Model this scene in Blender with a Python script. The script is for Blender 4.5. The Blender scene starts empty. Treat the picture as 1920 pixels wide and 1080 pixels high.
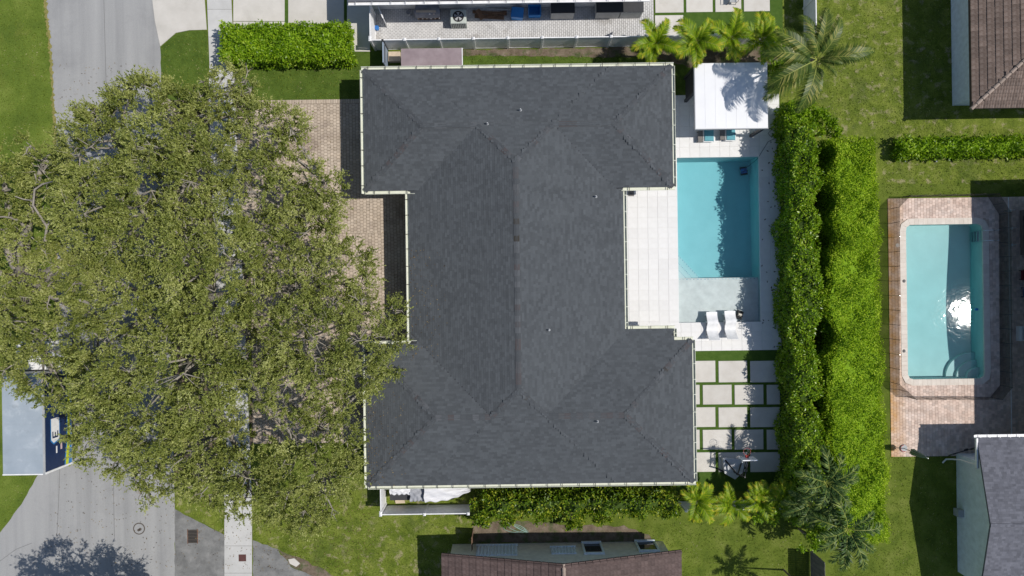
import bpy, bmesh, math, random
import numpy as np
from mathutils import Vector, Matrix, Euler

random.seed(7)
RNG = np.random.default_rng(11)
SC = bpy.context.scene
COL = SC.collection

# ------------------------------------------------------------------ camera, sky, sun, exposure
CAM_H = 46.0            # drone height over the ground, metres
FOC = 1280.0            # focal length in pixels of the 1920 px wide photograph (24 mm on 36 mm)
ROLL = math.radians(0.8)  # the plots lie slightly turned in the picture
cd = bpy.data.cameras.new('camera'); cam = bpy.data.objects.new('camera', cd); COL.objects.link(cam)
cd.sensor_width = 36.0; cd.lens = 24.0; cd.clip_end = 2000.0; cd.clip_start = 0.5
cam.location = (0, 0, CAM_H); cam.rotation_euler = (0, 0, -ROLL)
SC.camera = cam
SUN = Vector((0.672, -0.045, 1.0)).normalized()      # towards the sun
world = bpy.data.worlds.new('World'); SC.world = world; world.use_nodes = True
wn = world.node_tree.nodes; wl = world.node_tree.links
sky = wn.new('ShaderNodeTexSky'); sky.sky_type = 'NISHITA'; sky.sun_disc = False
sky.sun_elevation = math.asin(SUN.z); sky.sun_rotation = math.atan2(SUN.x, SUN.y)
sky.air_density = 1.0; sky.dust_density = 0.6; sky.ozone_density = 1.0
wn['Background'].inputs['Strength'].default_value = 0.105
wl.new(sky.outputs[0], wn['Background'].inputs['Color'])
sl = bpy.data.lights.new('sun', 'SUN'); so = bpy.data.objects.new('sun', sl); COL.objects.link(so)
sl.energy = 4.4; sl.angle = math.radians(0.53); sl.color = (1.0, 0.955, 0.89)
so.rotation_euler = SUN.to_track_quat('Z', 'Y').to_euler(); so.location = SUN * 80
SC.view_settings.view_transform = 'Standard'; SC.view_settings.look = 'None'
SC.view_settings.exposure = -0.15; SC.view_settings.gamma = 1.0
SC.cycles.use_denoising = True
SC.cycles.max_bounces = 8; SC.cycles.transparent_max_bounces = 16
SC.cycles.sample_clamp_indirect = 6.0

# ------------------------------------------------------------------ helpers
CR, SR = math.cos(-ROLL), math.sin(-ROLL)
def W(px, py, z=0.0):
    """photo pixel of a point known to be z metres above the ground -> world point"""
    s = (CAM_H - z) / FOC
    x, y = (px - 960) * s, (540 - py) * s
    return Vector((x * CR - y * SR, x * SR + y * CR, z))
def W2(px, py, z=0.0):
    v = W(px, py, z); return (v.x, v.y)
def RECT(px0, py0, px1, py1, z=0.0):
    """axis-aligned world rectangle x0,x1,y0,y1 from two photo corners (edges averaged over the turn)"""
    a, b, c, d = W(px0, py0, z), W(px1, py0, z), W(px1, py1, z), W(px0, py1, z)
    return ((a.x + d.x) / 2, (b.x + c.x) / 2, (c.y + d.y) / 2, (a.y + b.y) / 2)

class MB:
    def __init__(s): s.v = []; s.f = []
    def add(s, vs, fs):
        o = len(s.v); s.v += [tuple(v) for v in vs]; s.f += [tuple(i + o for i in f) for f in fs]; return s
    def box(s, x0, x1, y0, y1, z0, z1):
        return s.add([(x0,y0,z0),(x1,y0,z0),(x1,y1,z0),(x0,y1,z0),(x0,y0,z1),(x1,y0,z1),(x1,y1,z1),(x0,y1,z1)],
                     [(0,3,2,1),(4,5,6,7),(0,1,5,4),(1,2,6,5),(2,3,7,6),(3,0,4,7)])
    def bbox(s, x0, x1, y0, y1, z0, z1, b=.02):
        """box whose top edges are chamfered"""
        vs = [(x0,y0,z0),(x1,y0,z0),(x1,y1,z0),(x0,y1,z0),(x0,y0,z1-b),(x1,y0,z1-b),(x1,y1,z1-b),(x0,y1,z1-b),
              (x0+b,y0+b,z1),(x1-b,y0+b,z1),(x1-b,y1-b,z1),(x0+b,y1-b,z1)]
        fs = [(0,3,2,1),(8,9,10,11)]
        for a in range(4):
            c = (a+1) % 4; fs += [(a,c,4+c,4+a),(4+a,4+c,8+c,8+a)]
        return s.add(vs, fs)
    def beam(s, p, q, w, h, up=(0,0,1)):
        p, q = Vector(p), Vector(q); d = (q-p).normalized(); u = Vector(up)
        if abs(d.dot(u)) > .98: u = Vector((1,0,0))
        a = d.cross(u).normalized(); c = a.cross(d).normalized()
        vs = []
        for e in (p, q):
            for sa, sc in ((-1,-1),(1,-1),(1,1),(-1,1)): vs.append(e + a*sa*w/2 + c*sc*h/2)
        return s.add(vs, [(0,3,2,1),(4,5,6,7),(0,1,5,4),(1,2,6,5),(2,3,7,6),(3,0,4,7)])
    def tube(s, pts, rad, n=6, cap=True):
        pts = [Vector(p) for p in pts]; k = len(pts)
        if not hasattr(rad, '__len__'): rad = [rad]*k
        vs = []; fs = []
        t0 = (pts[1]-pts[0]).normalized(); ref = Vector((0,0,1)) if abs(t0.z) < .9 else Vector((1,0,0))
        for i, p in enumerate(pts):
            t = (pts[min(i+1,k-1)] - pts[max(i-1,0)]).normalized()
            a = t.cross(ref)
            if a.length < 1e-4: a = t.cross(Vector((0,1,0)))
            a.normalize(); b = t.cross(a).normalized()
            for j in range(n):
                g = 2*math.pi*j/n; vs.append(p + (a*math.cos(g) + b*math.sin(g))*rad[i])
        for i in range(k-1):
            for j in range(n):
                j2 = (j+1) % n; fs.append((i*n+j, i*n+j2, (i+1)*n+j2, (i+1)*n+j))
        if cap: fs += [tuple(range(n)), tuple((k-1)*n + j for j in reversed(range(n)))]
        return s.add(vs, fs)
    def cyl(s, x, y, z0, z1, r0, r1=None, n=20):
        r1 = r0 if r1 is None else r1
        vs = []
        for z, r in ((z0,r0),(z1,r1)):
            for j in range(n):
                g = 2*math.pi*j/n; vs.append((x+r*math.cos(g), y+r*math.sin(g), z))
        fs = [(j,(j+1)%n,n+(j+1)%n,n+j) for j in range(n)] + [tuple(reversed(range(n))), tuple(range(n,2*n))]
        return s.add(vs, fs)
    def prism(s, poly, z0, z1):
        n = len(poly); a = sum(poly[i][0]*poly[(i+1)%n][1]-poly[(i+1)%n][0]*poly[i][1] for i in range(n))
        if a < 0: poly = poly[::-1]
        vs = [(p[0],p[1],z0) for p in poly] + [(p[0],p[1],z1) for p in poly]
        fs = [tuple(range(n,2*n)), tuple(reversed(range(n)))] + [(i,(i+1)%n,n+(i+1)%n,n+i) for i in range(n)]
        return s.add(vs, fs)
    def sheet(s, poly, z):
        n = len(poly); a = sum(poly[i][0]*poly[(i+1)%n][1]-poly[(i+1)%n][0]*poly[i][1] for i in range(n))
        if a < 0: poly = poly[::-1]
        return s.add([(p[0],p[1],z) for p in poly], [tuple(range(n))])
    def build(s, name, mat, parent=None, smooth=False): return link(name, s.v, s.f, mat, parent, smooth)

ORIGIN = {}
def org(o):
    while o is not None and o.parent is not None: o = o.parent
    return ORIGIN.get(o.name, Vector((0,0,0))) if o is not None else Vector((0,0,0))
def link(name, verts, faces, mat, parent=None, smooth=False):
    o0 = org(parent) if parent else Vector((0,0,0))
    me = bpy.data.meshes.new(name)
    me.from_pydata([(v[0]-o0.x, v[1]-o0.y, v[2]-o0.z) for v in verts], [], faces)
    me.update()
    if smooth: me.polygons.foreach_set('use_smooth', [True]*len(me.polygons))
    if mat: me.materials.append(mat)
    o = bpy.data.objects.new(name, me); COL.objects.link(o)
    if parent: o.parent = parent
    return o
def fastmesh(name, co, quads, mat, parent=None, smooth=False):
    """co (n,3), quads (m,4) numpy"""
    o0 = org(parent) if parent else Vector((0,0,0))
    co = np.asarray(co, dtype=np.float32) - np.array(o0, dtype=np.float32)
    me = bpy.data.meshes.new(name); m, k = quads.shape
    me.vertices.add(len(co)); me.vertices.foreach_set('co', co.ravel())
    me.loops.add(m*k); me.loops.foreach_set('vertex_index', quads.astype(np.int32).ravel())
    me.polygons.add(m); me.polygons.foreach_set('loop_start', np.arange(0, m*k, k, dtype=np.int32))
    me.update(calc_edges=True)
    me.polygons.foreach_set('use_smooth', np.full(m, bool(smooth)))
    me.materials.append(mat)
    o = bpy.data.objects.new(name, me); COL.objects.link(o)
    if parent: o.parent = parent
    return o
def inst(mesh, name, parent, loc, rot=None, scale=None):
    o = bpy.data.objects.new(name, mesh); COL.objects.link(o)
    o.parent = parent; o.location = Vector(loc) - (org(parent) if parent else Vector((0,0,0)))
    if rot is not None: o.rotation_euler = rot
    if scale is not None: o.scale = scale
    return o
def tag(o, label, cat, group=None):
    o['label'] = label; o['category'] = cat
    if group: o['group'] = group
    return o
def struct(o, label=None):
    o['kind'] = 'structure'
    if label: o['label'] = label
    return o
def stuff(o, label=None):
    o['kind'] = 'stuff'
    if label: o['label'] = label
    return o
def thing(name, loc, label, cat, group=None):
    o = bpy.data.objects.new(name, None); COL.objects.link(o)
    o.location = loc; o.empty_display_size = .2
    ORIGIN[o.name] = Vector(loc)
    return tag(o, label, cat, group)
def copy_tree(o, parent=None):
    c = o.copy(); COL.objects.link(c); c.parent = parent
    for ch in list(o.children): copy_tree(ch, c)
    return c
def rough_poly(poly, amp=.06, step=.35):
    out = []; n = len(poly)
    for i in range(n):
        a, b = Vector(poly[i]), Vector(poly[(i+1)%n]); L = (b-a).length; k = max(1, min(400, int(L/step)))
        t = (b-a).normalized(); nn = Vector((-t.y, t.x))
        for j in range(k):
            p = a.lerp(b, j/k)
            out.append(tuple(p + nn*random.uniform(-amp, amp)))
    return out

# ------------------------------------------------------------------ materials
def newmat(name):
    m = bpy.data.materials.new(name); m.use_nodes = True
    nt = m.node_tree; b = nt.nodes['Principled BSDF']
    return m, nt, b
def ramp(nt, stops, fac):
    r = nt.nodes.new('ShaderNodeValToRGB'); e = r.color_ramp.elements
    while len(e) < len(stops): e.new(.5)
    for el, (p, c) in zip(e, stops): el.position = p; el.color = (*c, 1)
    nt.links.new(fac, r.inputs[0]); return r.outputs[0]
def noise(nt, scale, detail=4, rough=.6, vec=None, dist=0.0):
    n = nt.nodes.new('ShaderNodeTexNoise'); n.inputs['Scale'].default_value = scale
    n.inputs['Detail'].default_value = detail; n.inputs['Roughness'].default_value = rough
    n.inputs['Distortion'].default_value = dist
    if vec is not None: nt.links.new(vec, n.inputs['Vector'])
    return n.outputs['Fac']
def mixc(nt, a, b, fac, mode='MIX'):
    m = nt.nodes.new('ShaderNodeMix'); m.data_type = 'RGBA'; m.blend_type = mode; m.clamp_factor = True
    for s, x in ((0, fac), (6, a), (7, b)):
        if isinstance(x, (int, float)): m.inputs[s].default_value = x
        elif isinstance(x, tuple): m.inputs[s].default_value = (*x, 1)
        else: nt.links.new(x, m.inputs[s])
    return m.outputs[2]
def mapr(nt, v, a, b, c=0.0, d=1.0):
    m = nt.nodes.new('ShaderNodeMapRange'); nt.links.new(v, m.inputs[0])
    for i, x in enumerate((a, b, c, d)): m.inputs[i+1].default_value = x
    return m.outputs[0]
def M(name, stops, scale=3.0, detail=5, rough=.85, bump=.0, bscale=20.0, island=.0, objrand=.0, stain=None, stain2=None, stretch=None, spec=.3, metal=0.0, fine=0.0, fscale=40.0):
    """procedural surface: ramp over noise, optional per-piece variation, stains with their own shapes, fine speckle and bump"""
    m, nt, b = newmat(name)
    tc = nt.nodes.new('ShaderNodeTexCoord'); v = tc.outputs['Object']
    if stretch:
        mp = nt.nodes.new('ShaderNodeMapping'); mp.inputs['Scale'].default_value = stretch
        nt.links.new(v, mp.inputs['Vector']); v = mp.outputs[0]
    if len(stops) == 1: stops = [(0.3, tuple(c*.88 for c in stops[0])), (.7, tuple(min(1, c*1.1) for c in stops[0]))]
    n = noise(nt, scale, detail, .6, v)
    col = ramp(nt, stops, n)
    if island or objrand:
        if island:
            g = nt.nodes.new('ShaderNodeNewGeometry'); r = g.outputs['Random Per Island']; a = island
        else:
            g = nt.nodes.new('ShaderNodeObjectInfo'); r = g.outputs['Random']; a = objrand
        val = mapr(nt, r, 0, 1, 1-a, 1+a)
        cx = nt.nodes.new('ShaderNodeCombineColor')
        for i in range(3): nt.links.new(val, cx.inputs[i])
        col = mixc(nt, col, cx.outputs[0], 1.0, 'MULTIPLY')
    for k, st in enumerate((stain, stain2)):
        if st:
            c, sc_, lo, hi, amt = st
            ns = noise(nt, sc_, 4, .65, tc.outputs['Object'], .3)
            f = mapr(nt, ns, lo, hi, 0, amt); col = mixc(nt, col, c, f)
    if fine:
        nf = noise(nt, fscale, 3, .7, tc.outputs['Object'])
        val = mapr(nt, nf, .3, .7, 1-fine, 1+fine)
        cx = nt.nodes.new('ShaderNodeCombineColor')
        for i in range(3): nt.links.new(val, cx.inputs[i])
        col = mixc(nt, col, cx.outputs[0], 1.0, 'MULTIPLY')
    nt.links.new(col, b.inputs['Base Color'])
    b.inputs['Roughness'].default_value = rough; b.inputs['Specular IOR Level'].default_value = spec
    b.inputs['Metallic'].default_value = metal
    if bump:
        nb = noise(nt, bscale, 4, .65, tc.outputs['Object'])
        bp = nt.nodes.new('ShaderNodeBump'); bp.inputs['Strength'].default_value = bump; bp.inputs['Distance'].default_value = .05
        nt.links.new(nb, bp.inputs['Height']); nt.links.new(bp.outputs[0], b.inputs['Normal'])
    return m
def LEAF(name, stops, rough=.45, trans=.3, spec=.4, tcol=None, big=.6, bigamt=.35, rnd=1.0):
    """leaf surface: colour picked per leaf, drifting over the crown; partly translucent"""
    m, nt, b = newmat(name)
    g = nt.nodes.new('ShaderNodeNewGeometry'); tc = nt.nodes.new('ShaderNodeTexCoord')
    nb = noise(nt, big, 3, .6, tc.outputs['Object'])
    ad = nt.nodes.new('ShaderNodeMath'); ad.operation = 'MULTIPLY_ADD'
    nt.links.new(mapr(nt, nb, .3, .7, -1, 1), ad.inputs[0]); ad.inputs[1].default_value = bigamt/2
    nt.links.new(mapr(nt, g.outputs['Random Per Island'], 0, 1, .5-rnd/2, .5+rnd/2), ad.inputs[2])
    col = ramp(nt, stops, ad.outputs[0])
    nt.links.new(col, b.inputs['Base Color']); b.inputs['Roughness'].default_value = rough
    b.inputs['Specular IOR Level'].default_value = spec
    tr = nt.nodes.new('ShaderNodeBsdfTranslucent'); mx = nt.nodes.new('ShaderNodeMixShader')
    c2 = mixc(nt, col, tcol or (.9, 1.0, .25), 1.0, 'MULTIPLY'); 
    gm = nt.nodes.new('ShaderNodeGamma'); gm.inputs[1].default_value = .9; nt.links.new(c2, gm.inputs[0])
    nt.links.new(gm.outputs[0], tr.inputs[0]); mx.inputs[0].default_value = trans
    nt.links.new(b.outputs[0], mx.inputs[1]); nt.links.new(tr.outputs[0], mx.inputs[2])
    nt.links.new(mx.outputs[0], nt.nodes['Material Output'].inputs[0])
    return m

# grounds
m_lush = M('lush_grass', [(.3,(.055,.095,.013)),(.55,(.085,.135,.02)),(.75,(.125,.175,.032))], 1.1, 6, .9, .9, 26, fine=.35, fscale=22, stain=((.16,.16,.05),1.4,.62,.75,.35), spec=.15)
m_lawn_w = M('verge_grass', [(.25,(.065,.105,.016)),(.5,(.115,.165,.024)),(.75,(.20,.245,.05))], .35, 6, .9, .7, 22, fine=.28, fscale=14, stain=((.17,.17,.04),.5,.55,.75,.4), spec=.12)
m_patchy = M('patchy_grass', [(.3,(.075,.11,.014)),(.5,(.14,.18,.026)),(.72,(.225,.25,.055))], 1.0, 7, .9, .9, 24, fine=.42, fscale=13, stain=((.40,.33,.22),1.7,.55,.68,.62), stain2=((.06,.09,.02),.5,.5,.66,.6), spec=.1)
m_mown = M('mown_grass', [(.3,(.07,.105,.014)),(.5,(.115,.155,.022)),(.75,(.175,.205,.045))], .9, 6, .9, .8, 26, fine=.3, fscale=16, stain=((.24,.20,.09),1.1,.63,.76,.45), spec=.1)
m_turf = M('artificial_turf', [(.3,(.05,.10,.015)),(.7,(.075,.13,.024))], 3, 4, .85, .5, 60, fine=.18, fscale=40, spec=.1)
m_soil = M('bare_soil', [(.3,(.10,.075,.05)),(.6,(.19,.15,.11)),(.8,(.30,.25,.2))], 2.0, 7, .95, .8, 18, fine=.3, stain=((.05,.09,.02),1.2,.5,.62,.7))
m_road = M('worn_road', [(.25,(.25,.25,.25)),(.5,(.315,.315,.312)),(.8,(.375,.372,.365))], .8, 9, .9, .25, 60, stretch=(1.5,.07,1), fine=.10, fscale=30, stain=((.19,.19,.195),.28,.52,.72,.4), stain2=((.15,.15,.15),5,.70,.76,.55))
m_apron = M('old_asphalt', [(.25,(.13,.13,.128)),(.5,(.20,.20,.195)),(.8,(.29,.285,.275))], 1.2, 8, .92, .4, 40, fine=.15, stain=((.09,.09,.09),.9,.52,.66,.5))
m_conc = M('pale_concrete', [(.3,(.50,.475,.43)),(.7,(.60,.57,.525))], .8, 7, .88, .15, 40, fine=.05, stain=((.37,.35,.32),.6,.56,.8,.45), objrand=.05)
m_walk = M('sidewalk_concrete', [(.3,(.46,.455,.44)),(.7,(.55,.545,.53))], 1.0, 7, .88, .15, 40, fine=.05, stain=((.36,.35,.33),.7,.56,.8,.4), objrand=.05)
m_slab = M('cast_slab', [(.3,(.53,.50,.455)),(.7,(.61,.585,.545))], 1.4, 6, .85, .1, 40, fine=.04, stain=((.40,.38,.35),1.0,.6,.8,.4), objrand=.05)
m_trav = M('white_travertine', [(.3,(.70,.69,.67)),(.7,(.755,.747,.735))], 2.2, 6, .7, .08, 30, objrand=.03, fine=.02, stain=((.62,.59,.55),1.3,.66,.82,.3))
m_grout = M('pale_grout', [(.755,.74,.72)], 6, 3, .9)
m_brick = M('driveway_brick', [(.25,(.38,.305,.235)),(.5,(.47,.39,.31)),(.75,(.54,.46,.38))], .7, 6, .9, .2, 40, island=.13, fine=.06, stain=((.17,.125,.11),.33,.56,.72,.6))
m_joint = M('sandy_joint', [(.15,.12,.09)], 8, 3, .95)
m_wpaver = M('white_paver', [(.3,(.50,.495,.49)),(.7,(.63,.62,.61))], .9, 6, .85, .1, 40, island=.06, stain=((.27,.25,.225),.6,.54,.68,.7))
m_wjoint = M('grey_joint', [(.27,.26,.25)], 8, 3, .95)
m_pink = M('pink_paver', [(.25,(.49,.36,.30)),(.5,(.61,.48,.41)),(.75,(.68,.57,.51))], 1.6, 6, .88, .15, 40, island=.19, fine=.04, stain=((.66,.62,.58),1.0,.6,.75,.5))
def rust_over(m, x0, x1):
    nt = m.node_tree; b = nt.nodes['Principled BSDF']; col = b.inputs['Base Color'].links[0].from_socket
    tc = nt.nodes.new('ShaderNodeTexCoord'); sp = nt.nodes.new('ShaderNodeSeparateXYZ'); nt.links.new(tc.outputs['Object'], sp.inputs[0])
    f = mapr(nt, sp.outputs[0], x0, x1, 1, 0); n = mapr(nt, noise(nt, 1.1, 5, .6, tc.outputs['Object']), .3, .62, .15, 1)
    mu = nt.nodes.new('ShaderNodeMath'); mu.operation = 'MULTIPLY'; nt.links.new(f, mu.inputs[0]); nt.links.new(n, mu.inputs[1])
    nt.links.new(mixc(nt, col, (.52,.27,.07), mu.outputs[0]), b.inputs['Base Color'])
m_pjoint = M('pink_joint', [(.46,.36,.29)], 8, 3, .95)
m_coping = M('coping_stone', [(.3,(.60,.53,.46)),(.7,(.68,.62,.55))], 3, 5, .8, .1, 30, objrand=.05)
# building
m_shingle = M('charcoal_shingle', [(.3,(.069,.076,.083)),(.7,(.079,.087,.095))], .8, 5, .92, .2, 70, island=.16, fine=.05, fscale=60, stain=((.09,.099,.106),.2,.5,.75,.4), stain2=((.04,.04,.042),1.1,.66,.8,.35), spec=.25)
m_under = M('roof_underlay', [(.045,.048,.054)], 4, 4, .95)
m_gshingle = M('grey_shingle', [(.3,(.105,.108,.128)),(.7,(.14,.143,.167))], 1.2, 5, .92, .3, 70, island=.2, fine=.1, fscale=50)
m_stucco = M('white_stucco', [(.66,.66,.65)], 4, 5, .9, .3, 60)
m_bluewall = M('pale_blue_stucco', [(.74,.80,.86)], 3, 5, .9, .25, 50)
m_beigewall = M('beige_stucco', [(.74,.68,.58)], 3, 5, .9, .25, 50)
m_cream = M('cream_gutter', [(.3,(.62,.64,.52)),(.7,(.70,.71,.60))], 3, 4, .55, fine=.03, stain=((.30,.26,.18),1.3,.62,.74,.5))
m_white = M('white_vinyl', [(.80,.80,.80)], 3, 4, .45, fine=.01)
m_roofwhite = M('white_roof_panel', [(.3,(.74,.74,.745)),(.7,(.79,.79,.795))], .7, 5, .4, stain=((.66,.65,.63),.5,.6,.8,.3))
m_dark = M('dark_grey_metal', [(.045,.046,.05)], 5, 4, .5)
m_black = M('black_plastic', [(.018,.018,.02)], 5, 4, .5)
m_steel = M('brushed_steel', [(.62,.62,.63)], 8, 3, .3, metal=.9)
m_grey = M('mid_grey_paint', [(.36,.37,.38)], 4, 4, .6)
m_glass = M('window_glass', [(.03,.035,.04)], 3, 3, .08, spec=.6)
def capmat():
    m, nt, b = newmat('ridge_cap_shingle')
    g = nt.nodes.new('ShaderNodeObjectInfo')
    c = ramp(nt, [(0,(.064,.07,.077)),(.5,(.077,.084,.092)),(.68,(.078,.069,.071)),(.82,(.09,.098,.107)),(.96,(.10,.105,.115)),(1,(.042,.038,.032))], g.outputs['Random'])
    tc = nt.nodes.new('ShaderNodeTexCoord'); n = noise(nt, 50, 4, .6, tc.outputs['Object'])
    c = mixc(nt, c, (.03,.03,.03), mapr(nt, n, .5, .8, 0, .5)); nt.links.new(c, b.inputs['Base Color'])
    b.inputs['Roughness'].default_value = .92; b.inputs['Specular IOR Level'].default_value = .2
    return m
m_cap = capmat()
m_btile = M('brown_roof_tile', [(.25,(.10,.07,.055)),(.5,(.15,.11,.09)),(.75,(.22,.175,.15))], 5, 5, .85, .2, 40, objrand=.22, fine=.1)
m_rtile = M('reddish_roof_tile', [(.25,(.068,.046,.041)),(.5,(.095,.066,.060)),(.75,(.13,.095,.087))], 5, 5, .8, .2, 40, objrand=.18, fine=.08)
m_tileunder = M('tile_underlay', [(.085,.062,.055)], 4, 3, .95)
# plants
m_oak = LEAF('oak_leaf', [(0,(.085,.118,.020)),(.35,(.205,.24,.048)),(.65,(.32,.35,.09)),(1,(.52,.53,.21))], .48, .3, .35, big=.8, bigamt=.7, rnd=.6)
m_bark = M('oak_bark', [(.3,(.22,.195,.165)),(.7,(.36,.33,.285))], 6, 6, .95, .6, 30)
m_bark2 = M('palm_bark', [(.3,(.14,.12,.09)),(.7,(.24,.21,.17))], 6, 6, .95, .6, 30)
m_hedge = LEAF('clipped_hedge_leaf', [(0,(.14,.24,.010)),(.35,(.28,.42,.016)),(.7,(.40,.54,.025)),(1,(.56,.68,.07))], .5, .45, .2, bigamt=.6)
m_hedge2 = LEAF('glossy_hedge_leaf', [(0,(.10,.20,.006)),(.4,(.19,.33,.010)),(.8,(.28,.42,.014)),(1,(.46,.55,.06))], .33, .35, .5)
m_hedge3 = LEAF('ficus_leaf', [(0,(.10,.20,.006)),(.4,(.19,.33,.010)),(.8,(.28,.43,.014)),(1,(.44,.57,.05))], .38, .4, .4)
m_shrub = LEAF('shrub_leaf', [(0,(.06,.125,.007)),(.4,(.13,.225,.010)),(.75,(.21,.30,.014)),(1,(.52,.54,.05))], .4, .35, .4)
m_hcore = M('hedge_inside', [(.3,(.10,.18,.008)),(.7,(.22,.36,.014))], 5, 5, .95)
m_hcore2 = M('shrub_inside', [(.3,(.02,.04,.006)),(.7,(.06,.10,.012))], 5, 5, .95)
m_areca = LEAF('areca_frond', [(0,(.11,.20,.006)),(.5,(.20,.31,.008)),(.85,(.34,.40,.012)),(1,(.46,.42,.03))], .5, .3, .25, big=1.2, bigamt=.5)
m_coco = LEAF('coconut_frond', [(0,(.03,.065,.008)),(.5,(.065,.11,.013)),(.9,(.16,.19,.035)),(1,(.32,.30,.08))], .45, .2, .3, big=1.0)
m_silver = LEAF('silvery_frond', [(0,(.03,.07,.018)),(.5,(.07,.125,.032)),(.9,(.14,.20,.05)),(1,(.28,.33,.08))], .45, .18, .25, big=1.0)
m_grassblade = LEAF('grass_blade', [(0,(.08,.12,.010)),(.5,(.15,.20,.018)),(.9,(.23,.27,.04)),(1,(.42,.38,.2))], .6, .3, .2, big=.7, bigamt=.6)
m_rach = M('frond_stem', [(.26,.29,.06)], 5, 3, .5)
def water_mat():
    m, nt, b = newmat('pool_water'); nt.nodes.remove(b); out = nt.nodes['Material Output']
    tr = nt.nodes.new('ShaderNodeBsdfTransparent'); gl = nt.nodes.new('ShaderNodeBsdfGlossy'); gl.inputs['Roughness'].default_value = .025
    fr = nt.nodes.new('ShaderNodeFresnel'); fr.inputs['IOR'].default_value = 1.33
    tc = nt.nodes.new('ShaderNodeTexCoord')
    n1 = noise(nt, 1.5, 4, .5, tc.outputs['Object'], 1.4); 
    bp = nt.nodes.new('ShaderNodeBump'); bp.inputs['Strength'].default_value = .3; bp.inputs['Distance'].default_value = .009
    nt.links.new(n1, bp.inputs['Height']); nt.links.new(bp.outputs[0], gl.inputs['Normal']); nt.links.new(bp.outputs[0], fr.inputs['Normal'])
    mx = nt.nodes.new('ShaderNodeMixShader'); nt.links.new(fr.outputs[0], mx.inputs[0])
    nt.links.new(tr.outputs[0], mx.inputs[1]); nt.links.new(gl.outputs[0], mx.inputs[2]); nt.links.new(mx.outputs[0], out.inputs['Surface'])
    va = nt.nodes.new('ShaderNodeVolumeAbsorption'); va.inputs['Color'].default_value = (.05,.80,.88,1); va.inputs['Density'].default_value = .30
    nt.links.new(va.outputs[0], out.inputs['Volume'])
    return m
m_water = water_mat()
m_plaster = M('pool_plaster', [(.3,(.50,.56,.57)),(.7,(.56,.61,.62))], .8, 5, .8, fine=.02)
m_plaster2 = M('green_tinted_plaster', [(.3,(.55,.56,.535)),(.7,(.61,.62,.595))], .8, 5, .8, fine=.03)
m_ledge = M('shelf_plaster', [(.57,.56,.555)], 2, 5, .8, fine=.02)
# ================================================================== SETTING
P1 = RECT(1271, 295, 1424, 604)        # turquoise pool
P2 = RECT(1699, 420, 1844, 711)        # green-tinted pool
def holed(mb, outer, holes, z):
    xs = sorted({outer[0], outer[1], *[h[i] for h in holes for i in (0,1)]}); ys = sorted({outer[2], outer[3], *[h[i] for h in holes for i in (2,3)]})
    xs = [x for x in xs if outer[0] <= x <= outer[1]]; ys = [y for y in ys if outer[2] <= y <= outer[3]]
    for i in range(len(xs)-1):
        for j in range(len(ys)-1):
            cx, cy = (xs[i]+xs[i+1])/2, (ys[j]+ys[j+1])/2
            if any(h[0] < cx < h[1] and h[2] < cy < h[3] for h in holes): continue
            mb.add([(xs[i],ys[j],z),(xs[i+1],ys[j],z),(xs[i+1],ys[j+1],z),(xs[i],ys[j+1],z)], [(0,1,2,3)])
    return mb
struct(holed(MB(), (-600,600,-600,600), [P1, P2], 0).build('lawn', m_mown))
def sheet(name, pts, z, mat, amp=0.0, step=.35):
    poly = [W2(*p) for p in pts]
    if amp: poly = rough_poly(poly, amp, step)
    return struct(MB().sheet(poly, z).build(name, mat))
# lawns of different keeping
sheet('lawn', [(301,88),(330,62),(355,57),(389,57),(396,188),(303,188)], .006, m_lush, .05)
sheet('lawn', [(441,98),(700,96),(760,96),(760,188),(441,188)], .006, m_lush, .05)
sheet('lawn', [(860,104),(1240,98),(1300,110),(1300,180),(860,180)], .006, m_lush, .05)
sheet('lawn', [(-900,-700),(88,-700),(86,0),(97,120),(104,280),(106,600),(104,800),(72,890),(40,945),(0,1000),(-900,1000)], .006, m_lawn_w, .06)
sheet('lawn', [(1464,-500),(2400,-500),(2400,345),(1640,345),(1640,300),(1464,300)], .006, m_patchy, .05)
sheet('lawn', [(475,900),(890,900),(890,1500),(650,1300),(474,1012)], .006, m_patchy, .05)
sheet('lawn', [(330,905),(421,905),(421,1002),(345,960),(330,955)], .010, m_patchy, .07)
sheet('bare_soil', [(885,985),(960,975),(1080,985),(1180,988),(1215,1003),(1225,1012),(1190,1020),(885,1018)], .010, m_soil, .12)
sheet('bare_soil', [(868,94),(1190,88),(1300,90),(1440,88),(1466,120),(1300,128),(1230,108),(868,104)], .010, m_soil, .07)
sheet('bare_soil', [(520,1030),(560,1045),(640,1085),(600,1090),(545,1062)], .014, m_soil, .10)
sheet('bare_soil', [(330,200),(470,440),(470,880),(330,905)], .008, m_soil, .2)
sheet('bare_soil', [(1545,300),(1562,300),(1566,940),(1549,940)], .008, m_soil, .05)
# road with its verge edge
sheet('road', [(86,-700),(284,-700),(286,0),(301,88),(303,188),(312,400),(322,700),(328,960),(328,1500),(-900,1500),(-900,1000),(0,1000),(40,945),(72,890),(104,800),(106,600),(104,280),(97,120),(86,0)], .014, m_road, .03)
sheet('verge_edge', [(83,-300),(88,-300),(88,0),(99,120),(107,280),(108,600),(104,600),(101,280),(94,120),(82,0)], .018, M('dry_grass_edge',[(.3,(.16,.17,.04)),(.7,(.30,.25,.09))],3,6,.95,.6,30,fine=.3,fscale=14), .09, .11)
sheet('asphalt_apron', [(328,955),(421,1003),(421,1500),(328,1500)], .018, m_apron, .03)
sheet('asphalt_apron', [(474,1012),(520,1030),(545,1062),(600,1085),(700,1300),(474,1300)], .018, m_apron, .06)
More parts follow.
